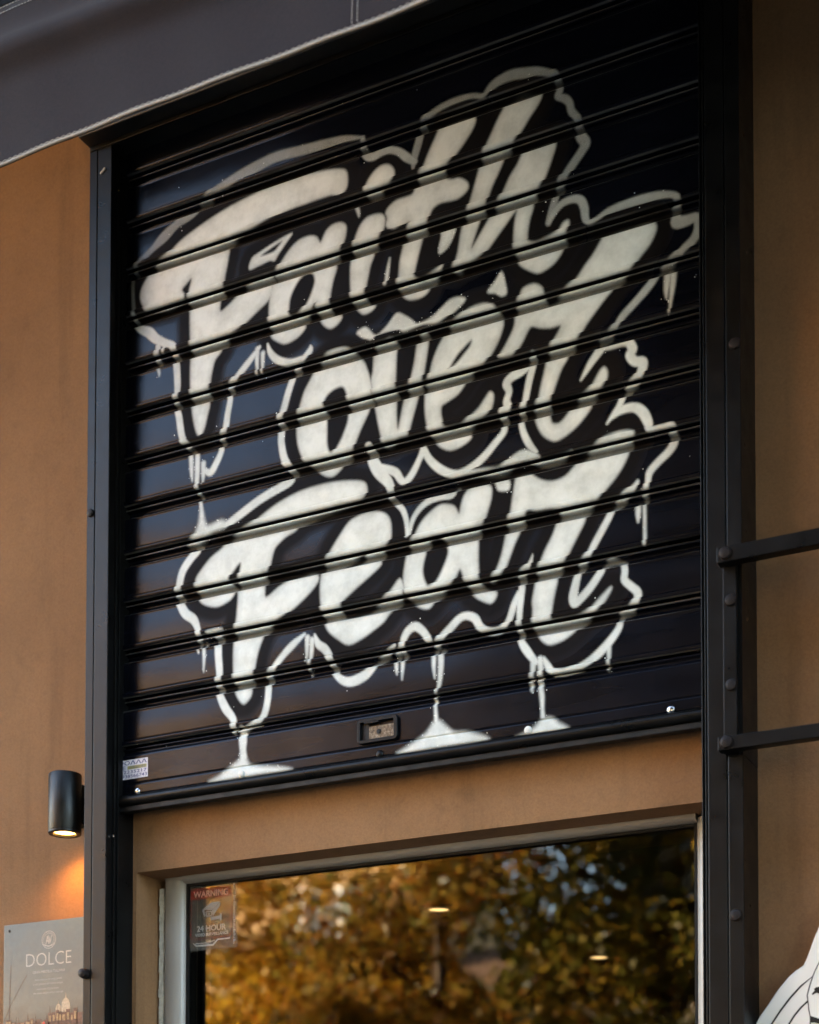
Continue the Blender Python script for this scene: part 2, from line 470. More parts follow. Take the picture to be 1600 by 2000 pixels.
def groundmat(name, a, b_, sc, bump):
    m, nt, b = mat(name)
    L = nt.links.new
    geo = N(nt, 'NewGeometry')
    n1 = N(nt, 'TexNoise', Scale=sc, Detail=8.0, Roughness=0.65); L(geo.outputs['Position'], n1.inputs['Vector'])
    n2 = N(nt, 'TexNoise', Scale=0.4, Detail=5.0); L(geo.outputs['Position'], n2.inputs['Vector'])
    ad = N(nt, 'Math', operation='ADD'); L(n1.outputs['Fac'], ad.inputs[0]); L(n2.outputs['Fac'], ad.inputs[1])
    hf = N(nt, 'Math', operation='MULTIPLY'); L(ad.outputs[0], hf.inputs[0]); hf.inputs[1].default_value = 0.5
    r = ramp(nt, [(0.35, a), (0.65, b_)]); L(hf.outputs[0], r.inputs[0]); L(r.outputs[0], b.inputs['Base Color'])
    b.inputs['Roughness'].default_value = 0.85
    bp = N(nt, 'Bump', Strength=bump, Distance=0.01); L(n1.outputs['Fac'], bp.inputs['Height']); L(bp.outputs[0], b.inputs['Normal'])
    return m
M['asphalt'] = groundmat('asphalt', (0.04, 0.04, 0.042), (0.07, 0.068, 0.065), 60, 0.5)
M['paving'] = groundmat('paving_concrete', (0.05, 0.042, 0.035), (0.085, 0.072, 0.06), 25, 0.3)
M['grass'] = groundmat('autumn_lawn', (0.04, 0.05, 0.015), (0.12, 0.09, 0.03), 30, 1.0)

# ================================================================ lettering sprayed on the shutter (x, z in metres on the slat plane; strokes add the half width)
FILL = {
 'F': [(0.5461,3.9652),(0.575,3.9588),(0.5932,3.9498),(0.5985,3.9287),(0.5947,3.9091),(0.5778,3.898),(0.5568,3.9053),(0.5266,3.9061),(0.4934,3.9053),(0.4466,3.9038),(0.3951,3.8963),(0.3444,3.886),(0.3097,3.8803),(0.2889,3.8707),(0.2876,3.852),(0.2808,3.8181),(0.2753,3.7982),(0.2713,3.773),(0.2644,3.7474),(0.2632,3.7203),(0.2828,3.7271),(0.3106,3.7459),(0.3313,3.7629),(0.3588,3.7685),(0.3998,3.7692),(0.4054,3.7395),(0.396,3.7127),(0.3592,3.6906),(0.318,3.667),(0.2832,3.6533),(0.2652,3.6257),(0.2498,3.6117),(0.2429,3.5919),(0.2374,3.5694),(0.232,3.5373),(0.235,3.5104),(0.2295,3.4879),(0.2226,3.4632),(0.2142,3.4473),(0.2071,3.4429),(0.1985,3.452),(0.1912,3.4788),(0.1853,3.5101),(0.1806,3.5531),(0.1802,3.6193),(0.1796,3.6916),(0.1778,3.7378),(0.1719,3.7658),(0.1746,3.7868),(0.183,3.8171),(0.1687,3.8089),(0.1558,3.7979),(0.166,3.7807),(0.1546,3.7692),(0.114,3.7653),(0.0597,3.7709),(0.0492,3.781),(0.0387,3.8009),(0.037,3.8197),(0.0443,3.8386),(0.0589,3.8568),(0.0837,3.8818),(0.1129,3.8932),(0.1491,3.9147),(0.1893,3.93),(0.2391,3.9459),(0.2911,3.9584),(0.3439,3.9667),(0.3947,3.9719),(0.4462,3.9718),(0.4958,3.971)],
 'a': [(0.4093,3.7677),(0.4228,3.7852),(0.447,3.8101),(0.4697,3.8247),(0.4897,3.8284),(0.507,3.827),(0.5203,3.8198),(0.5296,3.8056),(0.5427,3.8262),(0.5597,3.8364),(0.5819,3.8358),(0.5949,3.824),(0.5937,3.8037),(0.5859,3.7852),(0.5756,3.7686),(0.5691,3.7508),(0.5705,3.7355),(0.5627,3.7123),(0.5563,3.6853),(0.5537,3.6595),(0.5577,3.6389),(0.5838,3.6276),(0.5761,3.6124),(0.5566,3.6048),(0.5395,3.6149),(0.5276,3.6329),(0.5183,3.6573),(0.5208,3.6728),(0.5077,3.66),(0.4918,3.6445),(0.4906,3.624),(0.4747,3.6095),(0.4547,3.6018),(0.4345,3.601),(0.4155,3.6116),(0.4006,3.6259),(0.395,3.6484),(0.3948,3.6837),(0.3961,3.7091),(0.4013,3.7406)],
 'i': [(0.6694,3.8289),(0.6847,3.8245),(0.6923,3.8133),(0.6898,3.7936),(0.6784,3.7764),(0.667,3.758),(0.6645,3.7382),(0.6569,3.721),(0.6506,3.6966),(0.6455,3.6752),(0.6418,3.6557),(0.6533,3.6345),(0.6686,3.6271),(0.6559,3.6168),(0.638,3.6158),(0.6252,3.6271),(0.6122,3.6441),(0.607,3.6626),(0.6056,3.695),(0.6055,3.7316),(0.6093,3.7626),(0.6144,3.7841),(0.6208,3.7995),(0.6311,3.816),(0.6477,3.8283)],
 'idot': [(0.6399,3.8889),(0.6463,3.9064),(0.6628,3.9243),(0.6819,3.9333),(0.701,3.9299),(0.7136,3.9147),(0.7136,3.8977),(0.7036,3.8882),(0.6884,3.8814),(0.6732,3.8711),(0.6527,3.8725)],
 't': [(0.8278,3.9798),(0.8559,3.9854),(0.8886,3.984),(0.909,3.9697),(0.9042,3.948),(0.8825,3.9215),(0.8583,3.8989),(0.8401,3.8844),(0.8328,3.8643),(0.8523,3.8518),(0.8705,3.8497),(0.8886,3.8365),(0.8934,3.824),(0.8861,3.8129),(0.8644,3.8049),(0.8279,3.8077),(0.8095,3.8019),(0.8009,3.7899),(0.7948,3.7749),(0.7874,3.7546),(0.7837,3.7422),(0.7775,3.7215),(0.7701,3.6956),(0.764,3.6681),(0.7764,3.6569),(0.801,3.6592),(0.8329,3.6694),(0.8304,3.6612),(0.8072,3.6408),(0.7986,3.6253),(0.7826,3.6161),(0.7578,3.616),(0.7404,3.6251),(0.7266,3.6422),(0.7216,3.6605),(0.7253,3.6763),(0.729,3.7091),(0.7352,3.7356),(0.7402,3.7601),(0.7526,3.788),(0.7327,3.7847),(0.7163,3.7815),(0.7012,3.788),(0.6936,3.7981),(0.6974,3.8118),(0.6936,3.8242),(0.7011,3.8357),(0.72,3.8449),(0.7451,3.8454),(0.76,3.8478),(0.7662,3.8617),(0.7737,3.8854),(0.7848,3.9011),(0.7971,3.9254),(0.8131,3.9541)],
 'h': [(0.9779,3.983),(1.0131,3.987),(1.0514,3.9834),(1.0618,3.9691),(1.0514,3.9486),(1.034,3.9291),(1.0165,3.9073),(0.9966,3.8862),(0.9813,3.869),(0.9743,3.8548),(0.9636,3.8339),(0.9482,3.8077),(0.9364,3.7816),(0.9245,3.7543),(0.9125,3.7247),(0.9005,3.6895),(0.922,3.7164),(0.9458,3.7503),(0.9577,3.7699),(0.9718,3.7876),(0.9895,3.8174),(1.0071,3.8394),(1.0234,3.8671),(1.0512,3.8694),(1.08,3.8691),(1.0936,3.8562),(1.0856,3.8296),(1.0741,3.8028),(1.0626,3.7825),(1.0452,3.7627),(1.0417,3.7345),(1.0336,3.7098),(1.0289,3.6808),(1.0324,3.6657),(1.0508,3.6595),(1.0795,3.6632),(1.0966,3.6692),(1.108,3.6842),(1.1205,3.687),(1.1216,3.6739),(1.1136,3.6568),(1.1079,3.6285),(1.0908,3.6074),(1.0702,3.597),(1.0507,3.5947),(1.0276,3.6086),(1.0103,3.6242),(1.001,3.6452),(0.9975,3.6679),(0.9975,3.6896),(1.0011,3.7245),(1.0034,3.7413),(0.9812,3.7193),(0.9576,3.6954),(0.9339,3.6725),(0.9125,3.6619),(0.8825,3.6548),(0.868,3.6488),(0.8523,3.6564),(0.8572,3.6628),(0.868,3.6908),(0.8765,3.7382),(0.8861,3.7675),(0.8921,3.7801),(0.9066,3.8201),(0.9161,3.8504),(0.9209,3.8743),(0.9305,3.8956),(0.946,3.9217),(0.9602,3.9469),(0.9744,3.9699)],
 'leaf': [(0.4562,3.8484),(0.4131,3.8406),(0.3722,3.8285),(0.3489,3.8196),(0.3407,3.7958),(0.3655,3.7973),(0.3956,3.8009),(0.4092,3.7971),(0.42,3.8094),(0.4402,3.8295)],
 'streak': [(0.8279,3.7542),(0.862,3.7479),(0.8559,3.7219),(0.8438,3.7053),(0.8255,3.697),(0.8218,3.7081),(0.8279,3.7353)],
 'o': [(0.5306,3.5377),(0.5502,3.5513),(0.5763,3.5539),(0.5957,3.5514),(0.6125,3.5415),(0.6383,3.5123),(0.6473,3.4931),(0.6563,3.466),(0.6614,3.4332),(0.6539,3.4011),(0.645,3.3828),(0.6323,3.3608),(0.6195,3.3353),(0.6119,3.3155),(0.5901,3.2908),(0.5707,3.2756),(0.5551,3.2733),(0.5354,3.2832),(0.5051,3.3103),(0.4878,3.3244),(0.4771,3.3475),(0.4704,3.3744),(0.4675,3.4155),(0.4727,3.4397),(0.4885,3.4799),(0.5017,3.4999),(0.5161,3.5229)],
 'v': [(0.6675,3.5391),(0.6891,3.5438),(0.7117,3.5448),(0.7218,3.5254),(0.7206,3.5089),(0.7194,3.4755),(0.7182,3.4421),(0.7207,3.4057),(0.7208,3.3721),(0.7246,3.3421),(0.7333,3.377),(0.7407,3.4088),(0.7519,3.4363),(0.7642,3.4791),(0.7703,3.5211),(0.7777,3.5393),(0.7901,3.5395),(0.7975,3.5231),(0.7962,3.5012),(0.7914,3.4724),(0.7852,3.4427),(0.7742,3.4042),(0.7668,3.3781),(0.7606,3.3595),(0.752,3.3314),(0.7483,3.3211),(0.7284,3.32),(0.7146,3.3119),(0.692,3.3113),(0.6844,3.3265),(0.6768,3.3597),(0.6691,3.3953),(0.6627,3.4216),(0.6575,3.4623),(0.6626,3.4837),(0.6638,3.523)],
 'e': [(0.8741,3.5533),(0.8981,3.5636),(0.9279,3.5645),(0.948,3.5559),(0.961,3.5405),(0.9739,3.5143),(0.9692,3.4905),(0.9574,3.4663),(0.9397,3.4435),(0.9243,3.432),(0.9005,3.4247),(0.8861,3.404),(0.8681,3.3842),(0.8439,3.3734),(0.8306,3.3677),(0.8281,3.355),(0.8306,3.3379),(0.8366,3.321),(0.8584,3.3139),(0.8801,3.3188),(0.898,3.3311),(0.9183,3.345),(0.9337,3.3632),(0.9432,3.3718),(0.9514,3.3623),(0.9491,3.3432),(0.9396,3.3259),(0.9159,3.3161),(0.8921,3.3041),(0.9004,3.2847),(0.8801,3.2717),(0.85,3.2674),(0.8257,3.2805),(0.8111,3.2981),(0.7964,3.3236),(0.7902,3.3616),(0.789,3.3974),(0.7877,3.4177),(0.7988,3.4395),(0.8073,3.4685),(0.8195,3.4954),(0.8317,3.5145),(0.8499,3.5397)],
 'r': [(0.9985,3.5243),(1.0032,3.5415),(1.0102,3.558),(1.0183,3.5721),(1.0414,3.5756),(1.0587,3.5656),(1.0667,3.5495),(1.0689,3.5296),(1.0906,3.5324),(1.1076,3.5429),(1.1359,3.5599),(1.155,3.5813),(1.1752,3.6023),(1.1919,3.6273),(1.1997,3.6399),(1.2524,3.6418),(1.2904,3.6425),(1.3064,3.6285),(1.3085,3.6122),(1.2955,3.5877),(1.276,3.5691),(1.2542,3.5468),(1.2279,3.5298),(1.2136,3.5146),(1.2025,3.5049),(1.1803,3.4822),(1.158,3.4584),(1.1412,3.4361),(1.1242,3.4138),(1.1163,3.3977),(1.1038,3.3794),(1.0902,3.3475),(1.081,3.323),(1.0764,3.3027),(1.0798,3.2828),(1.0843,3.2721),(1.0979,3.269),(1.1104,3.2768),(1.1262,3.2944),(1.1442,3.3135),(1.1631,3.3227),(1.1743,3.3359),(1.1877,3.3558),(1.1976,3.3618),(1.2042,3.3518),(1.203,3.3363),(1.1931,3.3208),(1.1742,3.3064),(1.1686,3.2845),(1.1485,3.2627),(1.1294,3.248),(1.1069,3.2372),(1.0865,3.2343),(1.0638,3.2501),(1.0524,3.2687),(1.0455,3.2885),(1.041,3.3056),(1.0467,3.3204),(1.0525,3.3319),(1.0583,3.3552),(1.0675,3.3905),(1.071,3.4132),(1.0813,3.4384),(1.0961,3.4582),(1.1018,3.4717),(1.0791,3.4722),(1.0562,3.4781),(1.0378,3.486),(1.0274,3.4757),(1.0158,3.4571),(0.9984,3.4376),(0.9867,3.4351),(0.968,3.4365),(0.9633,3.4431),(0.9774,3.4613),(0.9926,3.4846),(0.9996,3.5045)],
 'F2': [(0.6133,3.2529),(0.639,3.2452),(0.6479,3.2332),(0.6467,3.2143),(0.6263,3.2016),(0.5748,3.1974),(0.5227,3.1932),(0.4858,3.1846),(0.4673,3.1711),(0.4433,3.1631),(0.4232,3.1509),(0.4125,3.1402),(0.4058,3.1218),(0.3992,3.0999),(0.3871,3.0813),(0.3872,3.0616),(0.39,3.0356),(0.4237,3.0538),(0.4571,3.0661),(0.4902,3.0737),(0.5126,3.0729),(0.5258,3.0591),(0.5245,3.0456),(0.5062,3.0261),(0.4733,3.0035),(0.4401,2.9863),(0.4066,2.9725),(0.3905,2.9568),(0.3797,2.939),(0.369,2.9118),(0.3597,2.8751),(0.353,2.8529),(0.3545,2.8295),(0.3491,2.8141),(0.3328,2.8027),(0.3189,2.8152),(0.3078,2.8367),(0.3035,2.8665),(0.3031,2.919),(0.3043,2.9516),(0.3056,2.9712),(0.3122,3.0109),(0.3148,3.0514),(0.3105,3.0639),(0.294,3.0469),(0.2621,3.0373),(0.234,3.0435),(0.2113,3.0582),(0.1998,3.0839),(0.1982,3.102),(0.201,3.1157),(0.2164,3.1318),(0.2403,3.1534),(0.2724,3.1708),(0.289,3.1887),(0.318,3.2018),(0.355,3.2131),(0.389,3.2296),(0.4228,3.2435),(0.4722,3.2564),(0.5224,3.2608),(0.5707,3.2597)],
 'e2': [(0.6264,3.1722),(0.6544,3.1755),(0.6835,3.1696),(0.7024,3.1546),(0.7087,3.131),(0.7062,3.1036),(0.6925,3.0896),(0.6837,3.0689),(0.6837,3.0555),(0.6674,3.0418),(0.6395,3.0245),(0.614,3.0089),(0.5884,2.991),(0.5846,2.9724),(0.5911,2.9566),(0.6142,2.9549),(0.646,2.9583),(0.6713,2.9673),(0.6927,2.9813),(0.7102,2.9971),(0.7301,3.0156),(0.7401,2.9916),(0.7339,2.9706),(0.7153,2.9517),(0.7028,2.9417),(0.6903,2.9283),(0.6677,2.9154),(0.6398,2.9022),(0.6041,2.8925),(0.5783,2.908),(0.5563,2.9264),(0.5445,2.9443),(0.5353,2.9754),(0.5312,3.0068),(0.5311,3.0444),(0.5362,3.0719),(0.544,3.0898),(0.5556,3.1081),(0.5815,3.1393),(0.6033,3.1633)],
 'a2': [(0.8222,3.1546),(0.8403,3.1542),(0.8597,3.1458),(0.8705,3.1283),(0.8753,3.1437),(0.8813,3.1621),(0.8944,3.1757),(0.9182,3.1794),(0.9395,3.1749),(0.9466,3.1648),(0.9454,3.1434),(0.9359,3.1161),(0.9276,3.0961),(0.9158,3.0789),(0.9158,3.0572),(0.9158,3.0247),(0.9169,2.992),(0.9217,2.9694),(0.9393,2.9554),(0.9581,2.9445),(0.9534,2.9292),(0.9417,2.9237),(0.9216,2.9338),(0.9039,2.9478),(0.8884,2.9734),(0.8801,2.9912),(0.8729,3.0089),(0.8621,2.9913),(0.8501,2.9793),(0.8283,2.9646),(0.8138,2.9508),(0.7992,2.938),(0.7771,2.9441),(0.7562,2.9622),(0.7426,2.9801),(0.7376,3.0087),(0.7412,3.0413),(0.7462,3.0681),(0.7535,3.0888),(0.7646,3.1033),(0.7769,3.123),(0.7965,3.1411)],
 'r2': [(1.0003,3.1847),(1.0292,3.1849),(1.0407,3.1739),(1.0579,3.1606),(1.084,3.1519),(1.1123,3.1565),(1.1348,3.1759),(1.1538,3.1897),(1.1794,3.2083),(1.196,3.2193),(1.2289,3.2234),(1.2529,3.22),(1.2626,3.2105),(1.2549,3.1967),(1.2494,3.174),(1.2363,3.1487),(1.2198,3.1283),(1.2011,3.1113),(1.1824,3.0922),(1.1624,3.0774),(1.1534,3.0529),(1.14,3.0293),(1.1231,3.001),(1.1096,2.9783),(1.096,2.9586),(1.0937,2.9411),(1.0858,2.9076),(1.08,2.8695),(1.0947,2.8607),(1.1228,2.8611),(1.1584,2.8695),(1.1861,2.8928),(1.2081,2.9097),(1.2113,2.9039),(1.1948,2.8808),(1.175,2.8635),(1.1561,2.8511),(1.1338,2.834),(1.1081,2.8194),(1.0799,2.8135),(1.0629,2.8217),(1.0515,2.8363),(1.0401,2.852),(1.0379,2.8736),(1.0391,2.8947),(1.038,2.9109),(1.0437,2.9417),(1.0461,2.9679),(1.0553,2.9875),(1.0667,3.0119),(1.0838,3.0404),(1.094,3.0702),(1.0975,3.0875),(1.0782,3.0946),(1.0497,3.0961),(1.0314,3.101),(1.0222,3.0921),(1.0129,3.0651),(1.0001,3.0408),(0.9885,3.0141),(0.9768,2.9894),(0.9593,2.9733),(0.9417,2.9712),(0.957,2.9931),(0.9687,3.02),(0.9769,3.0561),(0.9793,3.0825),(0.9886,3.1075),(0.9945,3.1386),(1.0003,3.175)],
}
HOLE = {
 'leaf': [(0.4293,3.8372),(0.3995,3.8292),(0.3723,3.8179),(0.4064,3.8178),(0.4199,3.827)],
 'a': [(0.4741,3.7374),(0.4901,3.7447),(0.5087,3.7419),(0.5154,3.7239),(0.5102,3.7045),(0.4983,3.6822),(0.4811,3.6635),(0.4598,3.6551),(0.4476,3.6676),(0.4489,3.6929),(0.4568,3.7141)],
 'o': [(0.583,3.4689),(0.5609,3.4661),(0.544,3.4553),(0.5375,3.4396),(0.5455,3.4091),(0.5469,3.3779),(0.547,3.3515),(0.551,3.3335),(0.5614,3.3244),(0.5744,3.3375),(0.5873,3.3573),(0.5988,3.3832),(0.6013,3.4042),(0.6,3.4307),(0.5934,3.4584)],
 'e': [(0.8993,3.493),(0.8801,3.4802),(0.8644,3.4676),(0.8463,3.4434),(0.8644,3.4511),(0.8825,3.4664),(0.8969,3.4804)],
 'F2': [(0.3226,3.126),(0.3075,3.1171),(0.291,3.0967),(0.2966,3.084),(0.3105,3.0721),(0.3159,3.0921)],
 'e2': [(0.6457,3.0896),(0.6202,3.0832),(0.5946,3.0746),(0.5856,3.0672),(0.6139,3.0675),(0.6356,3.0758)],
 'a2': [(0.8039,3.0878),(0.821,3.0889),(0.8331,3.081),(0.844,3.0602),(0.844,3.0438),(0.8331,3.0185),(0.8174,2.994),(0.7991,2.9853),(0.7881,3.0027),(0.7844,3.0254),(0.7905,3.0541),(0.7954,3.0752)],
}
BLOB = {
 'b1': [(0.6214,3.5768),(0.6381,3.5862),(0.6509,3.5806),(0.67,3.561),(0.6978,3.5765),(0.7204,3.5966),(0.7417,3.5855),(0.7579,3.5723),(0.7715,3.561),(0.8036,3.5661),(0.8341,3.5837),(0.8499,3.5928),(0.8705,3.5929),(0.8861,3.5832),(0.862,3.5653),(0.8317,3.551),(0.8134,3.548),(0.7888,3.5521),(0.7666,3.5511),(0.7393,3.5491),(0.7267,3.5579),(0.6979,3.5619),(0.6738,3.5601),(0.6573,3.5518)],
 'tri': [(0.9693,3.6212),(0.9775,3.5972),(0.981,3.5723),(0.9693,3.5678),(0.9551,3.5781),(0.9362,3.5853),(0.954,3.6035)],
 'splashL': [(0.2112,3.2657),(0.2072,3.2428),(0.1974,3.221),(0.1833,3.2023),(0.1748,3.1944),(0.2018,3.1939),(0.2258,3.2011),(0.2511,3.2103),(0.2791,3.2131),(0.2846,3.2249),(0.2678,3.2354),(0.2327,3.2294),(0.2227,3.2456),(0.2183,3.2643)],
 'sp1': [(0.8139,2.696),(0.7957,2.6746),(0.7738,2.6612),(0.7492,2.6482),(0.7282,2.6356),(0.8441,2.6384),(0.9356,2.6366),(0.9239,2.6489),(0.8884,2.6615),(0.8585,2.6657),(0.8381,2.6827),(0.826,2.6942)],
 'sp2': [(1.0603,2.6635),(1.0455,2.6498),(1.026,2.6409),(1.0065,2.631),(1.1143,2.6316),(1.0964,2.6509),(1.0795,2.6639)],
 'sp0': [(0.3307,2.694),(0.3211,2.679),(0.2923,2.6619),(0.2688,2.6487),(0.2424,2.6357),(0.3678,2.6394),(0.4564,2.637),(0.4417,2.6447),(0.3853,2.6555),(0.3513,2.6623),(0.3403,2.6788)],
 'mid': [(0.856,3.2024),(0.892,3.2112),(0.9336,3.2098),(0.9654,3.2073),(0.9946,3.2247),(1.0178,3.2314),(1.0385,3.2236),(1.0568,3.2078),(1.0362,3.2048),(1.0096,3.2053),(0.9806,3.1954),(0.9513,3.1941),(0.9099,3.1997)],
 'box': [(0.9571,3.1766),(0.9852,3.1771),(0.9864,3.1543),(0.963,3.157),(0.9571,3.168)],
 'band': [(1.1779,3.4057),(1.2077,3.4109),(1.2373,3.4097),(1.2579,3.4024),(1.2622,3.3888),(1.2351,3.3956),(1.2021,3.3954)],
 'foot': [(0.2302,2.9828),(0.2526,2.9861),(0.2764,2.9832),(0.2723,2.9722),(0.2527,2.9708)],
}
